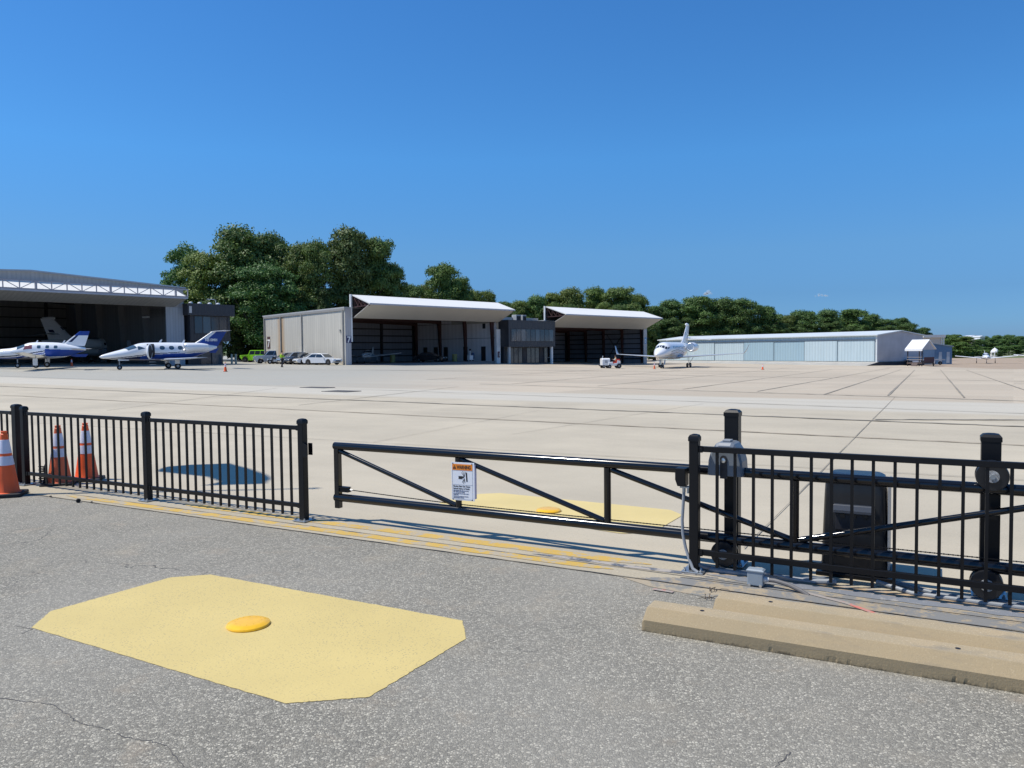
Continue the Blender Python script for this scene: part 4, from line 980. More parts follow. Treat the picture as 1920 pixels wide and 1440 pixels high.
def y4(px):                                     # distance along the front wall where it crosses a photo column
    lo, hi = 0.0, L4
    for _ in range(40):
        m_ = (lo + hi) / 2; q = Vector((C4.x, C4.y, 0)) + u4 * m_; c_ = 960 + FPX * q.x / q.y
        if c_ > px: lo = m_
        else: hi = m_
    return lo
edges = [1641, 1571, 1509, 1452, 1396, 1341, 1290, 1240]
for k in range(7):
    ya, yb_ = y4(edges[k]) + .08, y4(edges[k + 1]) - .08; xo = -.08 - .05 * (k % 2)
    b = MB(); b.box((xo, (ya + yb_) / 2, (E4 - .75) / 2), (.05, yb_ - ya, E4 - .8)); dd = b.build('sliding_door', metal_wall('pale_blue_sheet_deep', (.36, .49, .54), 'Y', .55, streak=(.32, .45, .51), depth=.5) if k in (2, 3) else M_pb, t4)
    b = MB(); wallbox(b, xo - .03, xo + .02, ya - .10, ya - .03, 0, E4 - .6); b.build('jamb', mat('jamb_grey_blue', (.22, .29, .33), .6), dd)
b = MB(); wallbox(b, -.22, -.0, .3, L4, E4 - .70, E4 - .55); b.build('door_track', mat('jamb_blue', (.12, .16, .2)), t4)
# raised pad with a side wall, its shade painted near-black, under the gable and the ramp in front of the doors
zgp = zt(C4.x, C4.y) - zb4
b = MB(); b.prism([(-3.4, zgp + .02), (-.0, -.03), (W4, -.03), (W4, zgp - .6), (-3.4, zgp - .6)], (-.25, L4), T=Matrix(((1, 0, 0, 0), (0, 0, 1, 0), (0, 1, 0, 0), (0, 0, 0, 1)))); o = b.build('ramp_pad', mat('pad_concrete', (.40, .38, .34), .8, var=.2, vs=.6)); o.matrix_world = t4.matrix_basis; o['kind'] = 'structure'
b = MB(); b.prism([(-3.4, zgp + .0), (-.0, -.06), (W4, -.06), (W4, zgp - .6), (-3.4, zgp - .6)], (-.30, -.26), T=Matrix(((1, 0, 0, 0), (0, 0, 1, 0), (0, 1, 0, 0), (0, 0, 0, 1)))); o = b.build('retaining_wall', mat('shade_painted_wall', (.035, .042, .055), .8, var=.3, vs=1)); o.matrix_world = t4.matrix_basis; tag(o, 'low retaining wall coloured dark for its shade under the gable end of the pale blue hangar', 'wall')  # near-black colour puts the shade on the ramp side into the material

# --- white roofed open shelter beside the gable
Pc = ground(1729, 116); Pd = 116
sh = thing('open_shelter', 'open fronted shelter with white pitched roof and railings beside the pale blue hangar', 'shelter', (Pc.x, Pc.y, Pc.z), a4)
ez = zh(1720, 655.5, 118, Pc.z); pz = zh(1722, 638.5, 118, Pc.z); SW, SD = 3.3, 2.3
b = MB(); b.loft([[(-.3, y, ez), (SW / 2, y, pz), (SW + .3, y, ez), (SW + .3, y, ez + .12), (SW / 2, y, pz + .14), (-.3, y, ez + .12)] for y in (-.2, SD + .2)]); b.build('roof', M_white, sh)
b = MB(); wallbox(b, -.35, -.3, -.2, SD + .2, ez - .2, ez + .1); b.build('fascia', M_white, sh)
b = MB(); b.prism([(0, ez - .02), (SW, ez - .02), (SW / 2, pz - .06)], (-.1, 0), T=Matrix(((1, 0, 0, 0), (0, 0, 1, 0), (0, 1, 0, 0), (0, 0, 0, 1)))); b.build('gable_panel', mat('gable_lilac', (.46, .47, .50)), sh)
b = MB(); wallbox(b, .3, SW, -.06, .0, ez - 1.15, ez - .03); b.build('infill_panel', mat('blue_infill', (.16, .27, .40), .6), sh)
for x in (0.05, SW - .05):
    for y in (0.05, SD - .05): b = MB(); wallbox(b, x - .06, x + .06, y - .06, y + .06, -.1, ez); b.build('post', M_steeld, sh)
b = MB(); wallbox(b, -.1, SW, .0, SD, .35, .55); b.build('deck', mat('deck_brown', (.10, .07, .06), .8), sh)
for z in (1.0, 1.35): b = MB(); wallbox(b, -.12, -.05, .0, SD, z - .04, z + .04); b.build('rail', mat('rail_grey', (.30, .27, .26), .7), sh)
b = MB(); wallbox(b, .6, SW, -.04, .04, .55, 1.35); b.build('rail_board', mat('deck_red', (.11, .05, .05), .8), sh)
b = MB(); b.loft([[(-.95 + .35 * k, y, z) for k, z in ((0, 0), (1, .55), (1.4, .55), (.4, 0))] for y in (.3, 1.2)]); b.build('steps', mat('deck_brown', (.10, .07, .06)), sh)
# --- blue shed and grey box building behind
Pe = ground(1700, 132); bs = thing('shed', 'low blue metal shed with a sloping roof behind the open shelter', 'shed', (gx(1712, 134), 134, -1.5), R(-4))
hh = atY(1735, 641, 134).z + 1.5
b = MB(); b.loft([[(0, y, -1), (6.5, y, -1), (6.5, y, hh - .85), (.0, y, hh + .2)] for y in (0, 7)]); b.build('wall', mat('blue_shed_sheet', (.10, .20, .33), .55, var=.15), bs)
b = MB(); b.loft([[(-.2, y, hh + .22), (6.7, y, hh - .87), (6.7, y, hh - .77), (-.2, y, hh + .34)] for y in (-.2, 7.2)]); b.build('roof', mat('blue_grey_roof', (.32, .38, .44)), bs)
for x in (4.3, 5.6): b = MB(); wallbox(b, x, x + .5, -.04, 0, .1, 2.0); b.build('door', mat('pale_shed_door', (.38, .44, .50), .5), bs)
Pf = 175; gb = thing('flat_building', 'pale flat roofed building with a canopy showing above the blue shed', 'building', (gx(1731, Pf), Pf, -1.8), R(3))
wz = atY(1750, 627, Pf).z + 1.8
b = MB(); wallbox(b, 0, 4.1, 0, 8, -1, wz - .7); b.build('wall', mat('buff_wall', (.52, .50, .44), .7), gb)
b = MB(); wallbox(b, -.2, 4.95, -.4, 8, wz - .7, wz - .1); b.build('roof', mat('pale_fascia', (.66, .67, .64), .5), gb)
for x in (4.15, 4.6): b = MB(); wallbox(b, x, x + .16, -.2, .0, -1, wz - .7); b.build('post', M_white, gb)

# ================================================================== AIRCRAFT
M_aw = mat('aircraft_white', (.80, .81, .82), .22, var=.03, coat=.4)
M_abl = mat('aircraft_blue', (.012, .055, .29), .42, var=.08, coat=.05, spec=.3)
M_adk = mat('aircraft_navy', (.010, .018, .07), .4, var=.1, coat=.05, spec=.3)
M_asl = mat('aircraft_silver', (.36, .40, .46), .3, var=.05, coat=.3)
M_abelly = mat('aircraft_pale_grey', (.52, .53, .56), .3, var=.05)
M_gold2 = mat('aircraft_tan', (.42, .33, .15), .3)
M_strut = mat('gear_strut', (.38, .40, .42), .4, .4)
M_inlet = mat('engine_inlet_dark', (.012, .012, .014), .5)
def crom(st, n):
    P = [np.array(s, float) for s in st]; out = []
    for i in range(n + 1):
        t = i / n * (len(P) - 1); k = min(int(t), len(P) - 2); f = t - k
        p0, p1, p2, p3 = P[max(k - 1, 0)], P[k], P[k + 1], P[min(k + 2, len(P) - 1)]
        v = .5 * ((2 * p1) + (-p0 + p2) * f + (2 * p0 - 5 * p1 + 4 * p2 - p3) * f * f + (-p0 + 3 * p1 - 3 * p2 + p3) * f ** 3)
        v[2] = max(v[2], .01); v[3] = max(v[3], .01); out.append(v)
    return out
class Fus:
    """body of revolution-like hull from stations (x, z centre, half width, half height)"""
    def __init__(s, st, n=230, seg=140): s.r = crom(st, n); s.seg = seg; s.xs = np.array([-v[0] for v in s.r])
    def at(s, x):
        return [float(np.interp(-x, s.xs, [v[i] for v in s.r])) for i in (1, 2, 3)]
    def P(s, x, th, off=0.0):                     # th: 0 = left side (+y), 90 = top
        zc, hw, hh = s.at(x); t = R(th); return Vector((x, (hw + off) * math.cos(t), zc + (hh + off) * math.sin(t)))
    def build(s, name, mats, parent, mf=None):
        b = MB(); rings = []
        for v in s.r: rings.append([(v[0], v[2] * math.cos(2 * math.pi * k / s.seg), v[1] + v[3] * math.sin(2 * math.pi * k / s.seg)) for k in range(s.seg)])
        b.loft(rings, mf=mf); return b.build(name, mats, parent, smooth=True)
    def quad(s, name, m, parent, c, off=.012, n=6):   # patch with corners c = 4 x (x, th)
        b = MB(); g = []
        for i in range(n + 1):
            for j in range(n + 1):
                u, w = i / n, j / n
                x = (1 - u) * ((1 - w) * c[0][0] + w * c[3][0]) + u * ((1 - w) * c[1][0] + w * c[2][0]); th = (1 - u) * ((1 - w) * c[0][1] + w * c[3][1]) + u * ((1 - w) * c[1][1] + w * c[2][1])
                g.append(s.P(x, th, off))
        b.add(g, [(i * (n + 1) + j, (i + 1) * (n + 1) + j, (i + 1) * (n + 1) + j + 1, i * (n + 1) + j + 1) for i in range(n) for j in range(n)])
        return b.build(name, m, parent, smooth=True, fix=False)
    def oval(s, name, m, parent, x, th, rx, rth, off=.012, n=16, p=2.6):
        b = MB(); g = [s.P(x, th, off)]
        for k in range(n):
            t = 2 * math.pi * k / n; c, d = math.cos(t), math.sin(t); q = (abs(c) ** p + abs(d) ** p) ** (-1 / p)
            g.append(s.P(x + rx * c * q, th + rth * d * q, off))
        b.add(g, [(0, 1 + k, 1 + (k + 1) % n) for k in range(n)]); return b.build(name, m, parent, fix=False)
def airfoil(le, chord, tc, tv=Vector((0, 0, 1)), ch=Vector((-1, 0, 0))):
    le = Vector(le); out = []
    for x, y in ((0, 0), (.03, .55), (.12, .9), (.3, 1), (.6, .72), (.85, .3), (1, .03), (1, -.03), (.85, -.2), (.6, -.45), (.3, -.7), (.12, -.65), (.03, -.4)):
        out.append(le + ch * (x * chord) + tv * (y * tc * chord * .5))
    return out
def surf(name, m, parent, secs, tv=Vector((0, 0, 1)), mf=None, mats=None):
    """secs: (le xyz, chord, t/c) from root to tip"""
    b = MB(); rings = []
    S_ = []
    for i in range(len(secs) - 1):
        for k in range(6):
            f = k / 6; a, c = secs[i], secs[i + 1]; S_.append((Vector(a[0]).lerp(Vector(c[0]), f), a[1] + (c[1] - a[1]) * f, a[2] + (c[2] - a[2]) * f))
    S_.append((Vector(secs[-1][0]), secs[-1][1], secs[-1][2]))
    b.loft([airfoil(l, c, t, tv) for l, c, t in S_], mf=mf); return b.build(name, mats or m, parent, smooth=True)
def nacelle(name, parent, x, y, z, L, r, m, mr=M_bolt):
    b = MB(); b.lathe([(r * .66, -.25), (r * .70, -.02), (r * .80, .03), (r * .92, -.04), (r, -.25), (r * 1.02, -.45 * L), (r * .92, -.75 * L), (r * .70, -.97 * L), (r * .6, -L), (r * .55, -L + .2)], (x, y, z), 32, axis='X')
    nc = b.build(name, m, parent, smooth=True)
    b = MB(); b.lathe([(0, -.26), (r * .66, -.27)], (x, y, z), 24, axis='X'); b.build('fan', M_inlet, nc)
    b = MB(); b.lathe([(.0, .02), (r * .18, -.18), (r * .2, -.26)], (x, y, z), 16, axis='X'); b.build('spinner', M_strut, nc, smooth=True)
    b = MB(); b.lathe([(r * .70, -.03), (r * .80, .032), (r * .925, -.035), (r * .95, -.08)], (x, y, z), 32, axis='X'); b.build('inlet_lip', mr, nc, smooth=True)
    b = MB(); b.lathe([(r * .55, -L + .15), (.0, -L + .1)], (x, y, z), 20, axis='X'); b.build('exhaust', M_inlet, nc)
    return nc
def gear(parent, x, y, ztop, r, w=.14, twin=False, door=None, rake=0, name='landing_gear'):
    b = MB(); b.tube((x + rake, y, ztop), (x, y, r), .05, .04, 10); b.tube((x, y - (w if twin else .02), r), (x, y + (w if twin else .02), r), .035, n=8)
    g = b.build(name, M_strut, parent, smooth=True)
    for yy in ((y - w, y + w) if twin else (y,)):
        b = MB(); b.lathe([(r * .45, -w * .35), (r * .9, -w * .42), (r, -w * .2), (r, w * .2), (r * .9, w * .42), (r * .45, w * .35)], (x, yy, r), 24, axis='Y'); wl = b.build('wheel', M_tyre, g, smooth=True)
        b = MB(); b.lathe([(0, -w * .42), (r * .45, -w * .38), (r * .45, w * .38), (0, w * .42)], (x, yy, r), 16, axis='Y'); b.build('hub', M_strut, wl, smooth=True)
    if door: b = MB(); b.box((x + door[0], y + door[1], door[2]), (door[3], .03, door[4])); b.build('gear_door', M_aw, g)
    return g

# ---- light business jet with its cabin door open (nose to the left of the photo)
def business_jet():
    t = thing('business_jet', 'small white and blue twin jet with open cabin door and registration N510MH on the tail', 'jet')
    F = Fus([(0, 1.22, .02, .02), (-.25, 1.24, .20, .17), (-1.0, 1.32, .44, .34), (-1.9, 1.43, .62, .50), (-2.7, 1.58, .74, .68), (-3.4, 1.68, .79, .80), (-4.6, 1.70, .80, .83), (-6.2, 1.70, .80, .83), (-7.6, 1.74, .74, .76), (-8.6, 1.86, .50, .54), (-9.4, 1.98, .30, .34), (-10.1, 2.06, .10, .12)])
    def liv(c):
        edge = 1.02 + .12 * max(0, -c.x - .8) if c.x > -3.6 else 1.42 + .05 * min(3, -c.x - 3.6)
        if c.x < -7: edge = 1.51 + .07 * (-c.x - 7)
        if c.z < edge - .07: return 2 if c.x > -3.2 else 1
        if c.z < edge - .02: return 0
        if c.z < edge + .05: return 2 if c.x > -6.5 else 3
        return 0
    f = F.build('fuselage', [M_aw, M_abl, M_adk, M_asl], t, liv)
    for sgn in (1, -1):
        th = lambda a: a if sgn > 0 else 180 - a
        F.quad('windshield', M_wglass, f, [(-1.95, th(86)), (-2.75, th(86)), (-2.95, th(34)), (-2.25, th(32))])
        F.quad('side_window', M_wglass, f, [(-2.98, th(42)), (-3.10, th(44)), (-3.62, th(20)), (-3.05, th(14))])
        for x in (-5.05, -5.85, -6.62): F.oval('cabin_window', M_wglass, f, x, th(23), .22, 14)
    F.quad('door_opening', M_inlet, f, [(-3.80, 56), (-4.4, 56), (-4.4, -38), (-3.80, -38)], off=.03, n=16)
    b = MB(); b.lathe([(.0, .24), (.25, .22), (.50, .13), (.63, .02), (.66, -.05), (.63, -.09), (.57, -.07), (.0, -.07)], (0, 0, 0), 40, axis='X'); dr = b.build('cabin_door', M_aw, t, smooth=True)
    dr.location = (-3.85, 1.22, 1.68); dr.rotation_euler = (0, 0, R(-30)); dr.scale = (1, .85, 1.1)
    b = MB(); b.lathe([(.0, -.072), (.56, -.075), (.56, -.085), (.0, -.09)], (0, 0, 0), 36, axis='X'); b.build('door_lining', M_inlet, dr, smooth=True)
    for k in range(3): b = MB(); b.box((-4.1, .95 + k * .2, .95 - k * .25), (.5, .22, .04)); b.build('step', M_strut, t)
    # wings
    for sgn in (1, -1):
        wmf = None
        surf('wing', M_asl, t, [((-4.9, .3 * sgn, .90), 2.3, .13), ((-5.4, 2.6 * sgn, .94), 1.75, .12), ((-6.5, 6.6 * sgn, 1.08), .95, .10)])
        nacelle('engine', t, -6.9, 1.12 * sgn, 2.08, 2.1, .40, M_aw)
        surf('pylon', M_aw, t, [((-7.5, .5 * sgn, 2.02), 1.2, .14), ((-7.6, .85 * sgn, 2.06), 1.1, .14)])
        surf('tailplane', M_abelly, t, [((-9.75, 0, 3.62), 1.15, .09), ((-10.2, 2.5 * sgn, 3.66), .6, .09)])
    def fin_liv(c):
        k = (c.z - 2.1) / 1.5; le = -7.75 - 1.95 * k
        return 3 if c.x > le - .10 - .08 * k else (0 if c.x > le - .26 - .1 * k else 1)
    fn = surf('fin', M_abl, t, [((-7.6, 0, 2.15), 2.6, .09), ((-8.5, 0, 2.75), 2.05, .09), ((-9.7, 0, 3.62), 1.35, .09)], tv=Vector((0, 1, 0)), mf=fin_liv, mats=[M_aw, M_abl, M_adk, M_asl])
    text_mesh('registration', 'N510MH', .36, M_aw, fn, (-9.02, .13, 2.66), (R(90), 0, R(180)), extrude=.004, bold=.012, sx=.82)
    text_mesh('registration', 'N510MH', .36, M_aw, fn, (-10.4, -.12, 2.78), (R(90), 0, 0), extrude=.004, bold=.012, sx=.82)
    surf('ventral_fin', M_abl, t, [((-8.9, 0, 1.95), 1.4, .07), ((-9.5, 0, 1.5), .5, .07)], tv=Vector((0, 1, 0)))
    gear(t, -1.6, 0, 1.0, .22, .12); gear(t, -6.1, 1.75, 1.05, .28, .2, door=(.05, .10, .75, .42, .5)); gear(t, -6.1, -1.75, 1.05, .28, .2, door=(.05, -.10, .75, .42, .5))
    b = MB(); b.box((-1.9, .22, .92), (.9, .03, .14)); b.build('nose_gear_door', M_aw, t)
    for x, z in ((-4.9, 2.54), (-6.9, 2.5)): surf('antenna', M_aw, t, [((x, 0, z - .04), .22, .1), ((x - .22, 0, z + .28), .12, .1)], tv=Vector((0, 1, 0)))
    return t
bj = business_jet(); YJ = 71.0
bj.location = (gx(186, YJ), YJ, zt(gx(186, YJ), YJ) + .0); bj.rotation_euler = (0, 0, R(180 + 37)); bj.scale = (1.04, 1.04, 1.0)

# ---- single turboprop, cut by the left edge
def turboprop():
    t = thing('turboprop_plane', 'white and blue single engine turboprop cut off by the left edge of the photo', 'airplane')
    F = Fus([(0, 1.30, .05, .05), (-.4, 1.30, .30, .30), (-1.2, 1.33, .48, .45), (-2.2, 1.38, .58, .52), (-3.0, 1.50, .63, .66), (-3.6, 1.60, .66, .76), (-4.6, 1.62, .66, .78), (-6.0, 1.62, .62, .72), (-6.9, 1.62, .46, .54), (-7.6, 1.66, .28, .34), (-8.3, 1.72, .10, .14)])
    def liv(c):
        e = 1.20 + .17 * max(0, -c.x - 2.5) if c.x > -5.3 else 1.675
        if c.x > -2.5: e = 1.20 - .05 * (2.5 + c.x)
        if c.x < -5.0: return 1 if c.z < 1.74 - .05 * (-c.x - 5) + .02 and c.z > 1.05 else (0 if c.z > 1 else 3)
        if e - .10 < c.z < e: return 2
        if e - .28 < c.z < e - .17: return 1
        if e - .46 < c.z < e - .36: return 2
        return 0 if c.z > 1.0 else 2
    f = F.build('fuselage', [M_aw, M_abl, M_adk, M_abelly], t, liv)
    for sgn in (1, -1):
        th = lambda a: a if sgn > 0 else 180 - a
        F.quad('windshield', M_wglass, f, [(-2.55, th(85)), (-3.15, th(85)), (-3.3, th(38)), (-2.65, th(28))])
        F.quad('side_window', glass('tinted_side_glass', (.22, .08, .08), .08), f, [(-3.32, th(42)), (-3.9, th(42)), (-3.95, th(12)), (-3.2, th(12))])
        for x in (-4.5, -5.2, -5.9): F.oval('cabin_window', M_wglass, f, x, th(26), .15, 12, p=5)
        surf('wing', M_aw, t, [((-3.7, .3 * sgn, 1.0), 1.8, .14), ((-4.1, 6.4 * sgn, 1.45), 1.0, .12)])
        surf('tailplane', M_abelly, t, [((-7.2, .1 * sgn, 1.72), 1.05, .1), ((-7.65, 2.5 * sgn, 1.76), .6, .1)])
    def fl(c):
        k = (c.z - 1.9) / 1.7; le = -6.1 - 2.0 * k
        return 1 if c.z > 3.08 - .0 else (2 if c.x > le - .30 and c.x < le - .12 else 0)
    fn = surf('fin', M_aw, t, [((-5.3, 0, 2.0), 2.9, .05), ((-6.4, 0, 2.2), 1.9, .09), ((-7.85, 0, 3.42), .85, .09)], tv=Vector((0, 1, 0)), mf=fl, mats=[M_aw, M_abl, M_adk])
    surf('ventral_fin', M_abl, t, [((-6.3, 0, 1.25), 2.2, .06), ((-7.4, 0, .98), .9, .06)], tv=Vector((0, 1, 0)))
    gear(t, -2.5, 0, 1.0, .24, .14); gear(t, -4.5, 1.5, 1.05, .27, .16, door=(0, .16, .58, .40, .66)); gear(t, -4.5, -1.5, 1.05, .27, .16, door=(0, -.16, .58, .40, .66))
    b = MB(); b.lathe([(.0, .35), (.12, .2), (.18, 0), (.16, -.05)], (-.02, 0, 1.30), 20, axis='X'); sp = b.build('spinner', M_bolt, t, smooth=True)
    for k in range(4):
        a = R(45 + 90 * k); b = MB(); b.box((.03, math.cos(a) * .6, 1.30 + math.sin(a) * .6), (.03, 1.05, .12), rot=Matrix.Rotation(a, 3, 'X')); b.build('propeller_blade', M_steeld, sp)
    for x in (-4.0, -6.3): surf('antenna', M_aw, t, [((x, 0, 2.3), .2, .1), ((x - .2, 0, 2.58), .1, .1)], tv=Vector((0, 1, 0)))
    return t
tp = turboprop(); YT = 72.5
tp.rotation_euler = (0, 0, R(180 + 14)); tp.location = (gx(158, YT) - 8.75 * math.cos(R(14)), YT - 8.75 * math.sin(R(14)) + 1.2, zt(-50, YT) - .02)

# ---- larger tri-window business jet facing the camera
def big_jet(label):
    t = thing('business_jet', label, 'jet')
    F = Fus([(0, 2.05, .03, .03), (-.4, 2.07, .42, .36), (-1.4, 2.22, .82, .70), (-2.5, 2.45, 1.10, 1.05), (-3.4, 2.62, 1.22, 1.24), (-5.0, 2.66, 1.25, 1.27), (-8.0, 2.66, 1.25, 1.27), (-11.5, 2.66, 1.25, 1.27), (-13.5, 2.78, 1.10, 1.12), (-15.5, 3.05, .78, .80), (-17.5, 3.35, .40, .42), (-18.8, 3.5, .12, .15)])
    def liv(c):
        s = 2.35 + .38 * math.sin((-c.x - 3) * .42) if c.x > -11 else 2.35
        if c.x < -3.5 and c.x > -11:
            if abs(c.z - s) < .05: return 1
            if abs(c.z - s + .22) < .04: return 2
            if abs(c.z - s + .40) < .035: return 1
        if -6.5 < c.x < -1.5 and abs(c.z - 1.95) < .03: return 4
        return 3 if c.z < 1.75 else 0
    f = F.build('fuselage', [M_aw, M_adk, M_abl, M_abelly, M_gold2], t, liv)
    F.quad('windshield', M_glass, f, [(-1.80, 84), (-2.42, 84), (-2.42, 96), (-1.80, 96)])
    for sgn in (1, -1):
        th = lambda a: a if sgn > 0 else 180 - a
        F.quad('windshield', M_glass, f, [(-1.78, th(79)), (-2.42, th(79)), (-2.45, th(60)), (-1.82, th(52))])
        F.quad('windshield', M_glass, f, [(-1.90, th(48)), (-2.48, th(54)), (-2.62, th(38)), (-2.1, th(30))])
        F.quad('side_window', M_glass, f, [(-2.20, th(27)), (-2.70, th(34)), (-3.15, th(30)), (-2.95, th(22))])
        for k in range(9): F.oval('cabin_window', M_glass, f, -5.0 - k * .82, th(22), .16, 9, p=4)
        surf('wing', M_asl, t, [((-6.8, .6 * sgn, 1.62), 4.6, .10), ((-8.6, 3.0 * sgn, 1.72), 2.9, .10), ((-11.5, 10.1 * sgn, 2.12), 1.15, .09)])
        surf('winglet', M_asl, t, [((-11.5, 10.05 * sgn, 2.10), 1.15, .08), ((-12.0, 10.35 * sgn, 2.5), .85, .08), ((-12.6, 10.75 * sgn, 3.5), .45, .08)], tv=Vector((0, 1, 0)))
        nacelle('engine', t, -11.4, 2.05 * sgn, 3.15, 3.6, .72, M_aw)
        surf('pylon', M_aw, t, [((-12.2, .9 * sgn, 3.1), 2.2, .12), ((-12.3, 1.5 * sgn, 3.12), 2.0, .12)])
        surf('tailplane', M_aw, t, [((-16.4, .1 * sgn, 4.65), 2.0, .09), ((-18.3, 3.7 * sgn, 4.30), .9, .09)])
        gear(t, -9.9, 2.2 * sgn, 1.7, .36, .24, twin=True)
        b = MB(); b.tube((-9.9, 2.2 * sgn, .5), (-9.9, 2.9 * sgn, 1.6), .04); b.build('gear_brace', M_strut, t)
    surf('fin', M_aw, t, [((-13.0, 0, 3.6), 4.8, .07), ((-14.6, 0, 4.4), 3.4, .09), ((-17.0, 0, 6.75), 1.9, .10)], tv=Vector((0, 1, 0)), mf=lambda c: 1 if abs(c.z - 5.35 - (c.x + 16) * .25) < .05 else 0, mats=[M_aw, M_adk])
    b = MB(); b.lathe([(0, .0), (.18, -.08), (.24, -.35), (.2, -.9), (.05, -1.9)], (-16.75, 0, 6.85), 14, axis='X'); b.build('fin_cap', M_aw, t, smooth=True)
    F.quad('cabin_door', M_abelly, f, [(-3.6, 40), (-3.66, 40), (-3.66, -45), (-3.6, -45)], off=.006); F.quad('cabin_door', M_abelly, f, [(-4.5, 40), (-4.56, 40), (-4.56, -45), (-4.5, -45)], off=.006)
    g = gear(t, -2.9, 0, 1.5, .28, .16, twin=True, rake=.1)
    for s_ in (1, -1): b = MB(); b.box((-3.0, .34 * s_, .95), (.75, .04, .75), rot=Matrix.Rotation(R(-8 * s_), 3, 'X')); b.build('nose_gear_door', M_aw, t)
    b = MB(); b.lathe([(.35, 0), (.45, -.6), (.30, -1.2)], (-8.0, 0, 1.45), 16, axis='X')
    b = MB(); b.loft([[(x, y * w, z) for y, z in ((1.2, 1.9), (.9, 1.38 + d), (0, 1.28 + d), (-.9, 1.38 + d), (-1.2, 1.9))] for x, w, d in ((-5.6, .6, .35), (-6.6, .95, .02), (-9.5, 1, .0), (-11.3, .8, .15), (-12.3, .5, .5))]); b.build('wing_fairing', M_abelly, t, smooth=True)
    return t
fj = big_jet('large white twin jet with upturned wingtips parked facing the camera on the right')
YF = 106.0; fj.location = (gx(1231, YF), YF, zt(gx(1250, 110), 110)); fj.rotation_euler = (0, 0, R(270 - 27)); fj.scale = (.95,) * 3
ij = dup(fj, (gx(150, 104), 104, .15), R(45), 'dim white jet parked inside the big left hangar, only its tail and engine showing', scale=1.0)
ij.location = (gx(98, 104) + 17.0 * math.cos(R(62)) * .95, 104 + 17.0 * math.sin(R(62)) * .95, .15); ij.rotation_euler = (0, 0, R(62)); ij.scale = (.93,) * 3

# ---- light low wing plane
def light_plane(label):
    t = thing('light_plane', label, 'airplane')
    F = Fus([(0, 1.05, .12, .12), (-.15, 1.05, .33, .28), (-.9, 1.08, .50, .40), (-1.8, 1.12, .56, .48), (-3.2, 1.12, .55, .50), (-4.4, 1.08, .38, .36), (-6.0, 1.10, .16, .18), (-7.0, 1.12, .06, .08)], 60, 28)
    f = F.build('fuselage', M_aw, t)
    C_ = Fus([(-1.5, 1.35, .05, .05), (-2.0, 1.45, .42, .24), (-2.6, 1.52, .50, .34), (-3.3, 1.50, .46, .32), (-4.2, 1.38, .10, .08)], 30, 24); C_.build('canopy', [M_aw, M_glass], t, lambda c: 1 if (c.z < 1.74 or c.x > -2.1) and c.z > 1.47 else 0)
    for sgn in (1, -1):
        surf('wing', M_aw, t, [((-1.7, .3 * sgn, .85), 1.6, .14), ((-1.9, 4.9 * sgn, 1.35), 1.15, .13)])
        surf('tailplane', M_aw, t, [((-6.0, .1 * sgn, 1.15), .9, .1), ((-6.2, 1.6 * sgn, 1.17), .65, .1)])
        gear(t, -2.4, 1.45 * sgn, .9, .2, .14)
    surf('fin', M_aw, t, [((-5.4, 0, 1.2), 1.6, .09), ((-6.3, 0, 2.3), .75, .09)], tv=Vector((0, 1, 0)))
    gear(t, -.6, 0, .85, .18, .12)
    b = MB(); b.lathe([(0, .3), (.1, .18), (.14, 0)], (0, 0, 1.05), 16, axis='X'); sp = b.build('spinner', M_aw, t, smooth=True)
    for k in range(2): a = R(10 + 180 * k); b = MB(); b.box((.05, math.cos(a) * .5, 1.05 + math.sin(a) * .5), (.03, .9, .1), rot=Matrix.Rotation(a, 3, 'X')); b.build('propeller_blade', M_steeld, sp)
    return t
lp = light_plane('small white low wing plane facing the camera on the brown field at the right')
p = ground(1844, 140); lp.location = (p.x, p.y - 1, p.z - .03); lp.rotation_euler = (0, 0, R(270 - 28))
GL = 'small low wing planes'
lp['group'] = GL
p = ground(1916, 158); dup(lp, (p.x + 3.2, p.y, p.z - .03), R(220), 'white light plane at the right edge with only its wing tips in the photo', GL)
def local(o, x, y, z=0):
    a = o.rotation_euler.z; return Vector((o.location.x + x * math.cos(a) - y * math.sin(a), o.location.y + x * math.sin(a) + y * math.cos(a), o.location.z + z))
q = local(h2, 8.6, 8.0, .02); dup(lp, q, R(268), 'light plane standing in the shade of the hangar with the numeral 7', GL)
q = local(h3, 7.2, 8.5, .02); dup(lp, q, R(300), 'light plane in the dark interior of the second white door hangar', GL, scale=1.05)

# ================================================================== ROAD VEHICLES
def wheel(parent, x, y, r, w=.22):
    s = 1 if y > 0 else -1
    b = MB(); b.lathe([(r * .62, -w / 2), (r * .94, -w / 2), (r, -w * .3), (r, w * .3), (r * .94, w / 2), (r * .62, w / 2)], (x, y, r), 24, axis='Y'); wh = b.build('wheel', M_tyre, parent, smooth=True)
    b = MB(); b.lathe([(0, 0), (r * .25, .02), (r * .62, .0), (r * .62, -.08)] if s > 0 else [(r * .62, .08), (r * .62, 0), (r * .25, -.02), (0, 0)], (x, y + s * w * .42, r), 20, axis='Y'); rim = b.build('rim', M_rim, wh, smooth=True)
    for k in range(5):
        a = R(72 * k); b = MB(); b.box((x + math.cos(a + .63) * r * .42, y + s * (w * .42 + .012), r + math.sin(a + .63) * r * .42), (r * .22, .01, r * .14), rot=Matrix.Rotation(-a - .63, 3, 'Y')); b.build('rim_gap', M_tyre, rim)
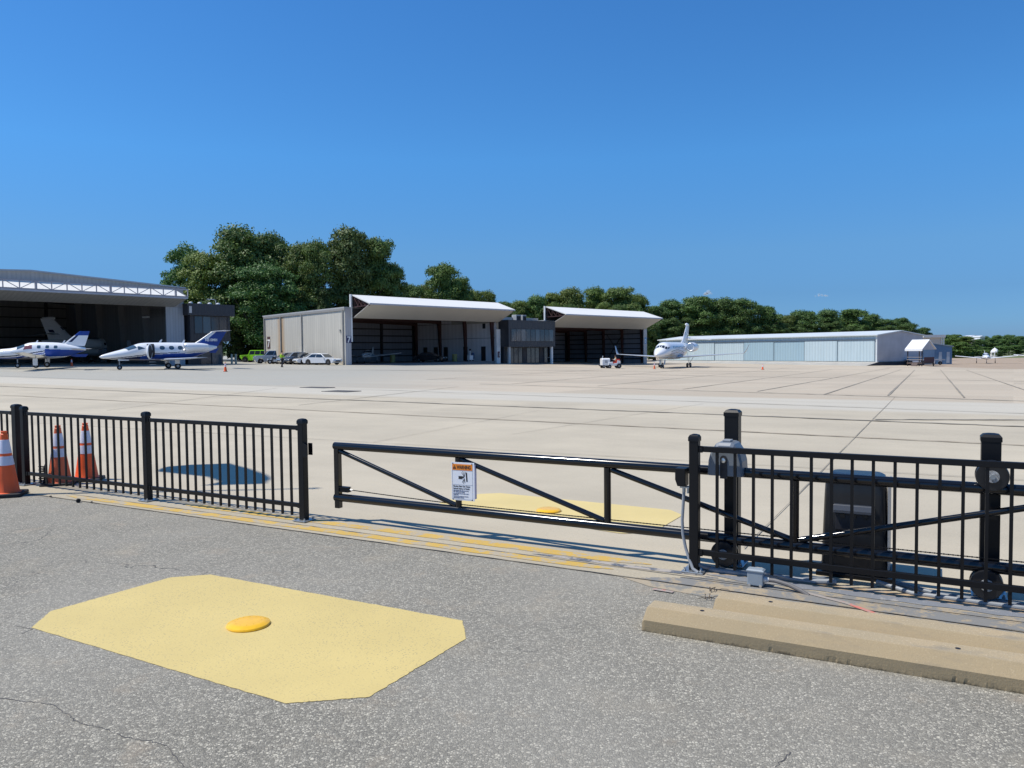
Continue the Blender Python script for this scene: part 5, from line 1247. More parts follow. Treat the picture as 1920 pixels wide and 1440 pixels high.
def car(label, paint, kind='sedan', L=4.7, W=1.84, H=1.45, name='parked_car', cat='car'):
    t = thing(name, label, cat, group='cars parked beside the hangar wall')
    hw = W / 2; wr = .33 if kind != 'jeep' else .42
    wx = (L * .5 - .85, -L * .5 + .95)
    bz = .24 if kind != 'jeep' else .55
    belt = {'sedan': .90, 'suv': 1.02, 'jeep': 1.12, 'pickup': 1.12}[kind]; hood = {'sedan': .86, 'suv': .98, 'jeep': 1.10, 'pickup': 1.10}[kind]
    f, r = L / 2, -L / 2
    def arch(cx): return [(cx + (wr + .07) * math.cos(R(a)), wr + (wr + .07) * math.sin(R(a))) for a in range(-12, 193, 17)]
    if kind in ('sedan', 'suv'):
        top = [(f, .48), (f - .04, .66), (f - .22, hood - .10), (f - 1.25, hood + .02), (r + 1.0, belt + .03), (r + .12, belt + (.0 if kind == 'sedan' else .04)), (r, .78), (r + .04, .42)]
    elif kind == 'pickup': top = [(f, .55), (f - .03, 1.0), (f - .15, hood), (f - 1.35, hood + .05), (r + .02, belt), (r, .55)]
    else: top = [(f, .75), (f, 1.05), (f - .08, hood), (f - 1.3, hood + .05), (r, belt), (r, .62)]
    bot = [(r + .25, bz)] + arch(wx[1])[::-1] + arch(wx[0])[::-1] + [(f - .25, bz)]
    poly = top + bot
    b = MB(); n = len(poly)
    cz = .6
    rings = []
    for yy, sc in ((-hw, .985), (-hw + .05, 1.0), (hw - .05, 1.0), (hw, .985)):
        rings.append([(x * sc, yy, cz + (z - cz) * (sc if z > cz else 1)) for x, z in poly])
    b.loft(rings); body = b.build('body', paint, t, bevel=.03, seg=2)
    # greenhouse
    if kind == 'sedan': g = [(f - 1.35, belt), (f - 2.05, H - .05), (f - 2.6, H), (r + 1.35, H - .06), (r + .55, belt + .02)]
    elif kind == 'suv': g = [(f - 1.15, belt), (f - 1.8, H - .06), (f - 2.4, H), (r + .55, H - .08), (r + .12, belt + .02)]
    elif kind == 'jeep': g = [(f - 1.35, belt), (f - 1.6, H - .02), (f - 1.9, H), (r + .06, H), (r + .02, belt)]
    else: g = [(f - 1.35, belt), (f - 1.95, H - .04), (f - 2.3, H), (f - 3.75, H - .02), (f - 3.85, belt)]
    b = MB(); b.loft([[(x, y * (1 if z < belt + .1 else .80 if kind != 'jeep' else .92), z) for x, z in g] for y in (-hw + .05, hw - .05)]); cab = b.build('cabin', paint, t, bevel=.04)
    zt0 = H - .10; k = .80 if kind != 'jeep' else .92
    def gx_(z, side): # front or rear edge of the greenhouse at height z
        if side == 'f': (xa, za), (xb, zb_) = g[0], g[1]
        else: (xa, za), (xb, zb_) = g[-1], g[-2]
        return xa + (xb - xa) * (z - za) / (zb_ - za)
    z0, z1 = belt + .05, zt0
    yb = lambda z: (hw - .05) * (1 + (k - 1) * (z - belt) / (H - belt)) + .012
    nwin = 2 if kind != 'suv' and kind != 'jeep' else 3
    for s in (1, -1):
        xf0, xf1 = gx_(z0, 'f') - .14, gx_(z1, 'f') - .10; xr0, xr1 = gx_(z0, 'r') + .14, gx_(z1, 'r') + .12
        for i in range(nwin):
            a0, a1 = i / nwin, (i + 1) / nwin - .035
            P = [(xf0 + (xr0 - xf0) * a0, s * yb(z0), z0), (xf0 + (xr0 - xf0) * a1, s * yb(z0), z0), (xf1 + (xr1 - xf1) * a1, s * yb(z1), z1), (xf1 + (xr1 - xf1) * a0, s * yb(z1), z1)]
            b = MB(); b.add(P + [(p_[0], p_[1] - s * .05, p_[2]) for p_ in P], [(0, 1, 2, 3), (7, 6, 5, 4), (0, 4, 5, 1), (1, 5, 6, 2), (2, 6, 7, 3), (3, 7, 4, 0)]); b.build('side_window', M_glass, cab)
        b = MB(); b.box((gx_(z0, 'f') - .1, s * (hw + .06), belt + .06), (.12, .16, .12)); b.build('mirror', paint, t, bevel=.02)
        b = MB(); b.box((f - .10, s * (hw - .30), hood - .22), (.16, .38, .12)); b.build('headlight', glass('lamp_glass', (.55, .57, .6), .1), t, bevel=.02)
        b = MB(); b.box((r + .06, s * (hw - .22), belt - .14), (.12, .32, .14)); b.build('tail_light', mat('red_lens', (.35, .01, .01), .2), t, bevel=.02)
        for x in wx: wheel(t, x, s * (hw - .10), wr)
    for side, sg_ in (('f', 1), ('r', -1)):
        P = [(gx_(z0, side) + sg_ * .012, -hw * .86, z0), (gx_(z0, side) + sg_ * .012, hw * .86, z0), (gx_(z1, side) + sg_ * .012, hw * .72, z1), (gx_(z1, side) + sg_ * .012, -hw * .72, z1)]
        b = MB(); b.add(P + [(p_[0] - sg_ * .05, p_[1], p_[2]) for p_ in P], [(0, 1, 2, 3), (7, 6, 5, 4), (0, 4, 5, 1), (1, 5, 6, 2), (2, 6, 7, 3), (3, 7, 4, 0)]); b.build('windshield' if side == 'f' else 'rear_window', M_glass, cab)
    b = MB(); b.box((f + .0, 0, .48), (.06, W * .55, .16)); b.build('grille', M_steeld, t, bevel=.02)
    b = MB(); b.box((0, 0, .30), (L * .8, W * .8, .12)); b.build('underbody', M_tyre, t)
    if kind == 'pickup':
        b = MB(); b.box((r + .85, 0, belt - .02), (1.5, W - .3, .06)); b.build('cargo_bed', M_steeld, t)
    if kind == 'jeep':
        b = MB(); b.lathe([(.2, -.1), (.38, -.1), (.4, 0), (.38, .1), (.2, .1)], (r - .14, 0, 1.05), 20, axis='X'); b.build('spare_wheel', M_tyre, t, smooth=True)
        for s in (1, -1): b = MB(); b.box((wx[0], s * (hw + .06), .98), (1.0, .2, .06)); b.box((wx[1], s * (hw + .06), .98), (1.0, .2, .06)); b.build('fender', M_tyre, t)
    return t
PT = {k: mat('car_paint_' + k, c, .25, m_, var=.03, coat=.9) for k, c, m_ in (('white', (.72, .74, .76), 0), ('silver', (.42, .46, .52), .5), ('dark', (.03, .033, .04), .3), ('grey', (.16, .18, .22), .4), ('lime', (.30, .75, .02), 0), ('black', (.012, .012, .014), .1))}
def park(px, Y, heading, c):
    p = ground(px, Y); c.location = (p.x, p.y, p.z + .005); c.rotation_euler = (0, 0, R(heading)); return c
park(604, 97.2, -24, car('white saloon car nearest the hangar corner, side on with its nose to the right', PT['white'], 'sedan', 4.9, 1.86, 1.45))
park(583, 99.6, 214, car('white hatchback half hidden behind the white saloon, nose to the camera', PT['white'], 'sedan', 4.3, 1.8, 1.45))
park(569, 101.6, 216, car('black car between the white hatchback and the silver car', PT['black'], 'sedan', 4.6, 1.84, 1.47))
park(553, 103.2, 216, car('silver car with its nose to the camera right of the person', PT['silver'], 'suv', 4.5, 1.84, 1.62))
park(536, 105.6, 216, car('dark grey car behind the person in the hi-vis vest', PT['grey'], 'sedan', 4.7, 1.84, 1.52))
park(513, 109.0, 204, car('grey blue pickup truck between the lime off-roader and the person', PT['silver'], 'pickup', 5.4, 1.95, 1.80, 'pickup_truck', 'pickup truck'))
park(480, 119, 172, car('lime green boxy off-road car at the left end of the parked row', PT['lime'], 'jeep', 4.4, 1.85, 1.85, 'off_road_car', 'car'))
cI = car('black car parked inside the hangar with the numeral 7', PT['black'], 'sedan', 4.8, 1.85, 1.45); cI['group'] = 'cars inside hangars'
q = local(h2, 18.6, 5.2, .02); cI.location = q; cI.rotation_euler = (0, 0, R(-14))
# a motorcycle between pickup and person
mo = thing('motorcycle', 'dark motorcycle standing in front of the grey blue pickup', 'motorcycle'); park(516, 103.5, 200, mo)
for x in (.7, -.7): wheel(mo, x, .001, .31, .13)
b = MB(); b.path([(.7, 0, .32), (.5, 0, .75), (.35, 0, .98)], .04, 8); b.build('fork', M_bolt, mo, smooth=True)
b = MB(); b.loft([[(x, y * w, z + h * k2) for y, k2 in ((-1, 0), (-.7, 1), (.7, 1), (1, 0), (.5, -1), (-.5, -1))] for x, z, w, h in ((.45, .80, .10, .10), (.15, .82, .17, .15), (-.2, .74, .15, .10), (-.75, .76, .12, .06))]); b.build('body', PT['black'], mo, smooth=True)
b = MB(); b.box((.0, 0, .45), (.5, .3, .32)); b.tube((-.1, .2, .3), (-.9, .22, .33), .05); b.build('engine', M_rim, mo, bevel=.03)
b = MB(); b.path([(.25, -.35, 1.02), (.35, -.1, 1.0), (.35, .1, 1.0), (.25, .35, 1.02)], .02, 6); b.build('handlebar', M_blk, mo, smooth=True)
# ground power tug with its driver
tg = thing('airport_tug', 'small white airport tractor with red seat area on the apron left of the big jet', 'tractor'); YG = 101
p = ground(1150, YG); tg.location = (gx(1151, YG), YG, zt(gx(1150, YG), YG)); tg.rotation_euler = (0, 0, R(8))
b = MB(); b.prism([(-.25, .35), (.55, .3), (.75, .5), (.75, .95), (.35, 1.05), (.3, .7), (-.25, .62)], (-.5, .5), T=Matrix.Rotation(R(90), 4, 'X')); b.build('body', M_white, tg, bevel=.03)
b = MB(); b.box((.45, 0, .95), (.5, .9, .5)); b.box((.1, 0, .75), (.45, .8, .2)); b.build('seat', mat('tug_red', (.55, .05, .03), .5), tg, bevel=.05)
b = MB(); b.prism([(-.9, .35), (-.25, .35), (-.25, .85), (-.8, .8)], (-.5, .5), T=Matrix.Rotation(R(90), 4, 'X')); b.build('hood', M_white, tg, bevel=.04)
for x, r_ in ((.55, .32), (-.72, .25)):
    for y in (-.5, .5): wheel(tg, x, y, r_, .2)
b = MB(); b.tube((-.35, 0, .8), (-.15, 0, 1.1), .025); b.build('steering_column', M_blk, tg)
gc = thing('ground_power_cart', 'white boxy power cart coupled behind the airport tractor', 'cart'); gc.location = (gx(1136, YG), YG + .1, zt(gx(1136, YG), YG)); gc.rotation_euler = (0, 0, R(8))
b = MB(); b.loft([[(x, y, z) for y, z in ((-.6, .35), (-.6, 1.15), (-.45, 1.3), (.45, 1.3), (.6, 1.15), (.6, .35))] for x in (-.62, .42)]); b.build('cabinet', M_white, gc, bevel=.05)
b = MB(); b.box((-.1, -.61, .85), (.35, .02, .35)); b.build('control_panel', mat('unit_grey', (.42, .43, .43)), gc)
b = MB(); b.box((-.1, 0, .33), (1.35, 1.15, .12)); b.tube((.4, 0, .33), (.95, 0, .35), .03); b.build('chassis', M_blk, gc)
b = MB(); b.tube((-.4, .2, 1.3), (-.35, .2, 1.62), .05); b.build('exhaust_pipe', M_bolt, gc)
for x in (-.4, .35):
    for y in (-.55, .55): wheel(gc, x, y, .2, .16)
# carts and bins in the hangar
M_bin = mat('bin_ochre', (.30, .28, .10), .6)
for k, (x, y, lab) in enumerate(((14.6, 9.0, 'ochre drum left of the black car inside the hangar'), (22.6, 4.2, 'ochre drum right of the black car inside the hangar'))):
    q = local(h2, x, y, .02); b = MB(); b.lathe([(.38, 0), (.38, 1.0), (.40, 1.02), (.40, 1.1), (.2, 1.14), (0, 1.14)], (0, 0, 0), 18); o = b.build('storage_drum', M_bin, smooth=True); o.location = q; tag(o, lab, 'drum', 'ochre drums inside the hangar')
q = local(h2, 24.3, 2.6, .02); hc = thing('workshop_cart', 'white workshop cart with a dark tank inside the hangar near the white pier', 'cart', q, h2.rotation_euler.z)
b = MB(); b.box((0, 0, .55), (.7, .6, .7)); b.tube((0, 0, .9), (0, 0, 1.7), .05); b.build('frame', M_white, hc, bevel=.04)
b = MB(); b.lathe([(.22, .35), (.24, .45), (.24, 1.15), (.18, 1.28), (0, 1.3)], (.55, 0, 0), 16); b.build('tank', mat('tank_blue', (.03, .06, .14), .4), hc, smooth=True)
b = MB(); b.box((-.0, 0, 1.75), (.28, .2, .28)); b.build('head_unit', M_blk, hc, bevel=.03)
for x in (-.3, .3):
    for y in (-.3, .3): b = MB(); b.lathe([(.1, -.04), (.12, 0), (.1, .04)], (x, y, .12), 12, axis='Y'); b.build('castor', M_tyre, hc)

# trailer goods by the shelter
fb = thing('trailer', 'low dark flat trailer with white crates beside the open shelter', 'trailer'); p = ground(1745, 123); fb.location = (p.x + .5, p.y + 3, p.z); fb.rotation_euler = (0, 0, R(3))
b = MB(); b.box((0, 0, .8), (6.0, 2.0, .18)); b.build('deck', mat('trailer_grey', (.35, .37, .40), .5), fb)
for x in (-1.8, .6): b = MB(); b.box((x, -.4, .45), (1.4, 1.2, .5)); b.build('crate', M_white, fb, bevel=.04)
for x in (-2.6, 2.2):
    for y in (-.9, .9): wheel(fb, x, y, .3)

# ---- far cones
M_far = 'orange cones out on the apron'
def fcone(px, py, lab, faded=False):
    p = att(px, py); c = cone(p, zt(p.x, p.y), lab, faded=faded, group=M_far); return c
Yc = 79; cpt = ground(134, 82); cone((cpt.x, cpt.y), cpt.z, 'small orange cone between the cut off turboprop and the twin jet', group=M_far, H=.80)
cpt = ground(422, 66); cone((cpt.x, cpt.y), cpt.z, 'small orange cone right of the twin jet tail', group=M_far, H=.80)
cpt = ground(1227, 103); cone((cpt.x, cpt.y), cpt.z, 'faded orange cone beside the nose wheel of the big jet', group=M_far, H=.85, faded=True)
cpt = ground(1430, 100); cone((cpt.x, cpt.y), cpt.z, 'lone orange cone under the right wing tip of the big jet', group=M_far, H=.75)

# ================================================================== PEOPLE
M_skin = mat('skin', (.34, .19, .13), .55); M_navyc = mat('navy_trousers', (.012, .014, .022), .8); M_hiv = mat('hi_vis_lime', (.42, .72, .03), .7); M_hair = mat('dark_hair', (.02, .015, .012), .8); M_shirt = mat('white_shirt', (.6, .62, .6), .7)
def skin_body(name, J, E_, m, parent=None, sub=1, root=0):
    me = bpy.data.meshes.new(name); me.from_pydata([j[0] for j in J], E_, []); me.materials.append(m)
    o = bpy.data.objects.new(name, me); COL.objects.link(o); o.parent = parent
    sk = o.modifiers.new('skin', 'SKIN'); sk.use_smooth_shade = True
    for i, v in enumerate(me.skin_vertices[0].data):
        r = J[i][1]; v.radius = r if isinstance(r, tuple) else (r, r); v.use_root = (i == root)
    sb = o.modifiers.new('sub', 'SUBSURF'); sb.levels = sb.render_levels = sub
    return o
def person(label, loc, rz, stand=True):
    """x forward, y left"""
    t = thing('person', label, 'person', loc, rz)
    if stand:
        hipz = .90; tor = [(0, 0, hipz), (.0, 0, 1.08), (.01, 0, 1.25), (.0, 0, 1.40), (.0, 0, 1.50), (.02, 0, 1.60)]
        legs = [[(.02, .09, .86), (.16, .10, .48), (.12, .10, .09), (.24, .10, .04)], [(-.01, -.09, .86), (-.04, -.10, .48), (-.18, -.10, .10), (-.07, -.10, .04)]]
        arms = [[(0, .19, 1.38), (-.04, .25, 1.12), (.10, .22, .93)], [(0, -.19, 1.38), (.06, -.25, 1.12), (.22, -.20, 1.02)]]
    else:
        hipz = .0; tor = [(0, 0, 0), (-.03, 0, .18), (-.0, 0, .34), (.05, 0, .50), (.07, 0, .60), (.10, 0, .69)]
        legs = [[(.05, s * .1, .0), (.45, s * .14, .06), (.50, s * .14, -.32), (.62, s * .14, -.36)] for s in (1, -1)]
        arms = [[(.04, s * .19, .46), (.20, s * .25, .24), (.44, s * .14, .32)] for s in (1, -1)]
    J = [(p_, r_) for p_, r_ in zip(tor, ((.15, .11), (.14, .105), (.155, .11), (.15, .10), (.06, .06), (.085, .08)))]
    E_ = [(i, i + 1) for i in range(5)]
    head = Vector(tor[5]) + Vector((.005, 0, .09)); J.append((tuple(head), (.075, .085))); E_.append((5, 6))
    for L_ in legs:
        b0 = len(J); J += [(L_[0], .095), (L_[1], .062), (L_[2], .045), (L_[3], .04)]; E_ += [(0, b0), (b0, b0 + 1), (b0 + 1, b0 + 2), (b0 + 2, b0 + 3)]
    for A_ in arms:
        b0 = len(J); J += [(A_[0], .055), (A_[1], .042), (A_[2], .03)]; d = (Vector(A_[2]) - Vector(A_[1])).normalized(); J.append((tuple(Vector(A_[2]) + d * .08), .032)); E_ += [(3, b0), (b0, b0 + 1), (b0 + 1, b0 + 2), (b0 + 2, b0 + 3)]
        base = len(J) - 1
        for q_ in range(4):
            off_ = Vector((0, (q_ - 1.5) * .018, -.01)); J.append((tuple(Vector(J[base][0]) + d * .05 + off_), .0095)); J.append((tuple(Vector(J[base][0]) + d * (.085 + .01 * (q_ in (1, 2))) + off_ + Vector((.01, 0, -.012))), .008)); E_ += [(base, len(J) - 2), (len(J) - 2, len(J) - 1)]
        J.append((tuple(Vector(J[base][0]) + Vector((.035, -.01 if A_[0][1] > 0 else .01, .01))), .010)); E_.append((base, len(J) - 1))
    bd = skin_body('body', J, E_, M_skin, t)
    # clothes: slightly larger skins over the same joints
    up = [(tor[0], (.165, .125)), (tor[1], (.16, .125)), (tor[2], (.175, .13)), (tor[3], (.17, .12)), (tuple(Vector(tor[4]) - Vector((0, 0, .035))), (.07, .07))]
    skin_body('vest', up, [(i, i + 1) for i in range(4)], M_hiv, t)
    for A_ in arms: skin_body('sleeve', [(tuple(Vector(A_[0]) + Vector((0, -.03 if A_[0][1] > 0 else .03, 0))), .068), (A_[1], .054), (tuple(Vector(A_[1]).lerp(Vector(A_[2]), .8)), .042)], [(0, 1), (1, 2)], M_hiv if stand else M_shirt, t)
    tj = [((tor[0][0], 0, tor[0][2] + .03), (.155, .12))]; te = []
    for L_ in legs: b0 = len(tj); tj += [(L_[0], .108), (L_[1], .078), (L_[2], .062)]; te += [(0, b0), (b0, b0 + 1), (b0 + 1, b0 + 2)]
    skin_body('trousers', tj, te, M_navyc, t)
    for L_ in legs: b = MB(); b.path([Vector(L_[2]) + Vector((-.06, 0, -.04)), Vector(L_[2]) + Vector((.0, 0, -.03)), Vector(L_[3]) + Vector((.02, 0, -.005))], [.045, .052, .035], 10); b.build('shoe', M_blk, t, smooth=True)
    b = MB(); b.lathe([(.083, -.01), (.090, .03), (.082, .08), (.05, .112), (0, .12)], head + Vector((-.012, 0, .0)), 20); b.build('hair' if not stand else 'cap', M_hair, t, smooth=True)
    if stand: b = MB(); b.box(head + Vector((.09, 0, .02)), (.09, .13, .012)); b.build('cap_brim', M_hair, t, bevel=.004)
    b = MB(); b.path([head + Vector((.078, 0, .02)), head + Vector((.098, 0, -.022)), head + Vector((.085, 0, -.03))], [.008, .012, .008], 6)
    b.build('nose', M_skin, t, smooth=True)
    for s in (1, -1):
        b = MB(); b.lathe([(0, -.006), (.010, 0), (0, .006)], head + Vector((.078, s * .030, .012)), 8, axis='X'); b.build('eye', M_ink, t)
        b = MB(); b.lathe([(0, -.01), (.022, -.006), (.024, .004), (0, .01)], head + Vector((-.0, s * .080, -.005)), 10, axis='Y'); b.build('ear', M_skin, t, smooth=True)
    b = MB(); b.box(head + Vector((.080, 0, -.052)), (.012, .042, .007)); b.build('mouth', mat('lips', (.25, .09, .08), .5), t)
    return t
p = ground(528.5, 83); person('person in a lime hi-vis vest and dark trousers walking before the parked cars', (p.x, p.y, p.z + .01), R(60))
q = local(tg, .28, 0, .86); person('seated driver in a lime vest and white sleeves on the airport tractor', q, R(180 + 8), stand=False)

# ================================================================== TREES
def crown_mesh(name, seed, n_leaf, lobes, leaf=.42, shape='round', rx=5.0, zlo=.22, H=16.0):
    rng = np.random.default_rng(seed); C_ = []
    for i in range(lobes):
        if i < lobes * .25: r = 0 + rng.uniform(0, .3)
        else: r = rng.uniform(.45, .86)
        a = rng.uniform(0, 2 * np.pi); h = zlo + (.93 - zlo) * rng.uniform(0, 1) ** .9
        env = math.sqrt(max(.12, 1 - ((h - .46) / .60) ** 2)) if shape == 'round' else (1.05 - .65 * h if shape == 'tall' else math.sqrt(max(.15, 1 - ((h - .58) / .48) ** 2)))
        env *= 1.0 if h > .3 else .85
        C_.append((rx * r * env * math.cos(a), rx * r * env * math.sin(a), H * h, (rng.uniform(.30, .46) if r < .35 else rng.uniform(.16, .30)) * rx))
    C_ = np.array(C_); w = C_[:, 3] ** 2; w = w / w.sum()
    idx = rng.choice(len(C_), n_leaf, p=w)
    d = rng.normal(size=(n_leaf, 3)); d /= np.linalg.norm(d, axis=1)[:, None]
    d[:, 2] = np.where(d[:, 2] < -.4, -d[:, 2] * .6, d[:, 2])
    bump_ = 1 + .18 * np.sin(d[:, 0] * 9 + idx) * np.sin(d[:, 1] * 8 + idx * 2)
    rad = C_[idx, 3] * rng.uniform(.62, 1.08, n_leaf) * bump_
    pos = C_[idx, :3] + d * rad[:, None] * np.array([1.1, 1.1, .8])
    nrm = d + rng.normal(scale=.55, size=(n_leaf, 3)); nrm[:, 2] += .25; nrm /= np.linalg.norm(nrm, axis=1)[:, None]
    up = rng.normal(size=(n_leaf, 3)); t1 = np.cross(nrm, up); t1 /= np.linalg.norm(t1, axis=1)[:, None] + 1e-9; t2 = np.cross(nrm, t1)
    s = rng.uniform(.5, 1.15, n_leaf)[:, None] * leaf
    V = np.stack([pos - t1 * s * .5, pos - t2 * s * .33 + t1 * s * .05, pos + t1 * s * .55, pos + t2 * s * .36], 1).reshape(-1, 3)
    me = bpy.data.meshes.new(name); me.vertices.add(len(V)); me.vertices.foreach_set('co', V.ravel())
    me.loops.add(n_leaf * 4); me.loops.foreach_set('vertex_index', np.arange(n_leaf * 4, dtype=np.int32))
    me.polygons.add(n_leaf); me.polygons.foreach_set('loop_start', np.arange(0, n_leaf * 4, 4, dtype=np.int32))
    try: me.polygons.foreach_set('loop_total', np.full(n_leaf, 4, dtype=np.int32))
    except Exception: pass
    me.update(); me.validate(); return me, C_
def trunk_mesh(name, C_, H, r0_, seed):
    rnd = random.Random(seed); b = MB(); top = H * .62
    P = [Vector((math.sin(k) * .12 * k, math.cos(k * 1.3) * .1 * k, top * k / 6)) for k in range(7)]
    b.path(P, [r0_ * (1 - .11 * k) for k in range(7)], 8)
    for i in range(0, len(C_), max(1, len(C_) // 14)):
        c = Vector(C_[i][:3]); k = rnd.choice((2, 3, 4, 5)); a = P[k]
        m_ = a.lerp(c, .5) + Vector((0, 0, -.5)); b.path([a, m_, c], [r0_ * .42, r0_ * .26, r0_ * .10], 6)
    me_o = b.build(name, M_bark, smooth=True); me = me_o.data; bpy.data.objects.remove(me_o); return me
M_bark = mat('bark', (.11, .085, .065), .9, var=.4, vs=2)
M_leafA = leaf_mat('leaf_green', (.036, .076, .015), (.16, .24, .05)); M_leafB = leaf_mat('leaf_yellow_green', (.065, .105, .016), (.22, .28, .05)); M_leafC = leaf_mat('needle_green', (.026, .072, .018), (.11, .20, .045))
VAR = []
for k, (sh, n, lb, mt, zlo) in enumerate((('round', 36000, 95, M_leafA, .14), ('round', 36000, 80, M_leafA, .08), ('wide', 38000, 105, M_leafA, .18), ('tall', 30000, 85, M_leafB, .10), ('round', 30000, 75, M_leafB, .12), ('wide', 36000, 100, M_leafC, .15), ('round', 17000, 60, M_leafA, .03))):
    me, C_ = crown_mesh('crown', 20 + k, n, lb, shape=sh, zlo=zlo, leaf=.35 if k < 6 else .46); me.materials.append(mt)
    VAR.append((me, trunk_mesh('trunk', C_, 16, .34, k)))
TG = 'trees behind the hangars'
def tree(px, Y, ytop, wpx, var, tint, label, group=TG, zbase=None, name='tree'):
    x = gx(px, Y, 600); zb = zt(x, Y) if zbase is None else zbase
    Ht = atY(px, ytop, Y).z - zb; wm = wpx / FPX * Y
    t = thing(name, label, 'tree' if name != 'bush' else 'bush', (x, Y, zb), random.uniform(0, 6.28), group)
    me, tm = VAR[var]; sx = wm / 2 / 5.6; sz = Ht / 15.6
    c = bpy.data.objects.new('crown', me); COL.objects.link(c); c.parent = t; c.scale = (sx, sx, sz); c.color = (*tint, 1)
    k = bpy.data.objects.new('trunk', tm); COL.objects.link(k); k.parent = t; k.scale = (sx, sx, sz)
    return t
TREES = [  # px, distance, top row, width px, variant, tint, words
    (352, 138, 466, 84, 5, (1.15, 1.25, 1.0), 'rounded bright edged tree at the far left end of the big grove'),
    (392, 130, 470, 110, 4, (.95, 1.0, .9), 'broad lighter tree just right of the left end of the grove'),
    (452, 132, 429, 140, 2, (1, 1.0, 1), 'tallest broad crowned tree on the left half of the grove, open branches showing'),
    (515, 136, 441, 96, 0, (.95, .95, 1), 'tall dark tree right of the open crowned one in the grove'),
    (500, 124, 500, 130, 5, (1.0, 1.1, .95), 'lower tree with layered boughs in the front of the grove'),
    (566, 134, 456, 84, 1, (1.15, 1.05, 1.05), 'brownish green tree in the middle dip of the grove'),
    (600, 131, 455, 78, 0, (1.1, 1.05, 1.0), 'narrow tree directly right of the middle dip of the grove'),
    (655, 134, 430, 118, 3, (.62, .68, .9), 'tall full crowned tree standing on the right half of the grove'),
    (706, 138, 447, 92, 1, (.95, 1, .95), 'dark tree on the right shoulder of the grove above the raised white door'),
    (740, 142, 492, 56, 4, (.8, .85, .9), 'small tree at the right end of the big grove'),
    (770, 158, 534, 70, 1, (.9, 1, 1), 'low dark tree between the grove and the next tall group'),
    (800, 165, 532, 60, 4, (.85, .8, .7), 'yellowish small tree left of the pointed one'),
    (832, 160, 498, 74, 0, (1.05, 1.1, .9), 'tree with a pointed top rising over the first raised door'),
    (864, 164, 520, 60, 1, (.9, 1, .9), 'mid height tree right of the pointed one'),
    (892, 168, 542, 56, 4, (.9, .95, .8), 'light green tree over the right part of the first raised door'),
    (918, 172, 547, 44, 3, (.8, .85, .8), 'thin tree at the right end of the group over the first door'),
    (946, 172, 566, 50, 1, (.95, 1, .95), 'low tree just left of the charcoal office block roof'),
    (972, 176, 562, 56, 4, (.8, .9, .85), 'pale green low tree above the office block'),
    (1003, 178, 556, 60, 0, (.9, 1.1, 1.1), 'bluish green tree directly left of the second raised door'),
    (1040, 182, 548, 62, 4, (.95, .95, .8), 'yellow green tree over the left end of the second raised door'),
    (1072, 180, 541, 74, 3, (.85, .85, .8), 'bright tree over the left part of the second raised door'),
    (1120, 184, 541, 70, 0, (1.15, 1.15, .9), 'left one of two full trees over the middle of the second raised door'),
    (1162, 182, 539, 78, 1, (1.15, 1.1, 1), 'full rounded tree over the middle of the second raised door'),
    (1198, 186, 550, 54, 4, (.75, .85, .7), 'loose crowned tree over the right end of the second raised door'),
    (1228, 196, 574, 60, 1, (.8, .95, .95), 'low dark tree right beside the second raised door tip'),
    (1262, 200, 564, 74, 0, (.75, .9, .8), 'dark tree behind the tail fin of the big jet on its left'),
    (1306, 198, 556, 84, 1, (.8, .95, .8), 'dark rounded tree right above the tail fin of the big jet'),
    (1352, 202, 560, 78, 2, (.75, .85, .8), 'dark tree behind the long pale hangar, second from the big jet fin'),
    (1395, 205, 562, 76, 0, (.75, .9, .85), 'dark tree where the skyline starts to drop behind the long hangar'),
    (1436, 208, 574, 66, 1, (.8, .95, .9), 'dark tree left of the dip in the skyline behind the long hangar'),
    (1470, 212, 590, 52, 4, (.65, .7, .6), 'small tree in the skyline dip behind the long hangar'),
    (1506, 214, 583, 72, 2, (.75, .9, .9), 'wide tree just right of the skyline dip behind the long hangar'),
    (1548, 218, 582, 66, 0, (.7, .85, .8), 'dark tree behind the middle right doors of the long hangar'),
    (1596, 220, 580, 74, 1, (.8, .95, .8), 'highest rounded tree behind the right part of the long hangar'),
    (1634, 224, 590, 56, 2, (.75, .9, .8), 'dark tree behind the corner of the long hangar'),
    (1665, 226, 600, 52, 0, (.7, .85, .8), 'dark tree behind the gable peak of the long hangar'),
    (1692, 228, 596, 44, 1, (.6, .75, .8), 'last dark tree of the row behind the gable of the long hangar'),
    (1731, 290, 615, 34, 0, (.7, .8, .9), 'small isolated tree left of the pale flat roofed building'),
]
tlist = []
for (px, Y, yt, w, v, ti, lab) in TREES:
    tree(px, Y, yt, w * 1.22, v, ti, lab)
# understorey that closes the wood behind and below, one bush at a time
k = 0
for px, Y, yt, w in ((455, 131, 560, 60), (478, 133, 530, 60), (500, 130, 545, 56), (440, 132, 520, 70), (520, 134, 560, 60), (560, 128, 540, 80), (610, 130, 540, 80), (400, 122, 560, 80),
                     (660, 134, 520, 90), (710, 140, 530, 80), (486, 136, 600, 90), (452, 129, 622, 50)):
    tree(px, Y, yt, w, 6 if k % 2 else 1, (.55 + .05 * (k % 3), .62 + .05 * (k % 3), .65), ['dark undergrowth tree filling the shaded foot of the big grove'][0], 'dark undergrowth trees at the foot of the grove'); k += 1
for px, Y, yt, w in [(1225 + i * 34, 200 + i * 2.2, 596 + i * 1.2, 62) for i in range(15)]:
    tree(px, Y - 8, yt + random.uniform(-6, 6), w, (6, 1, 0)[k % 3], (.7, .8, .78), 'dark lower tree in the row behind the long pale hangar', 'dark lower trees behind the long hangar'); k += 1
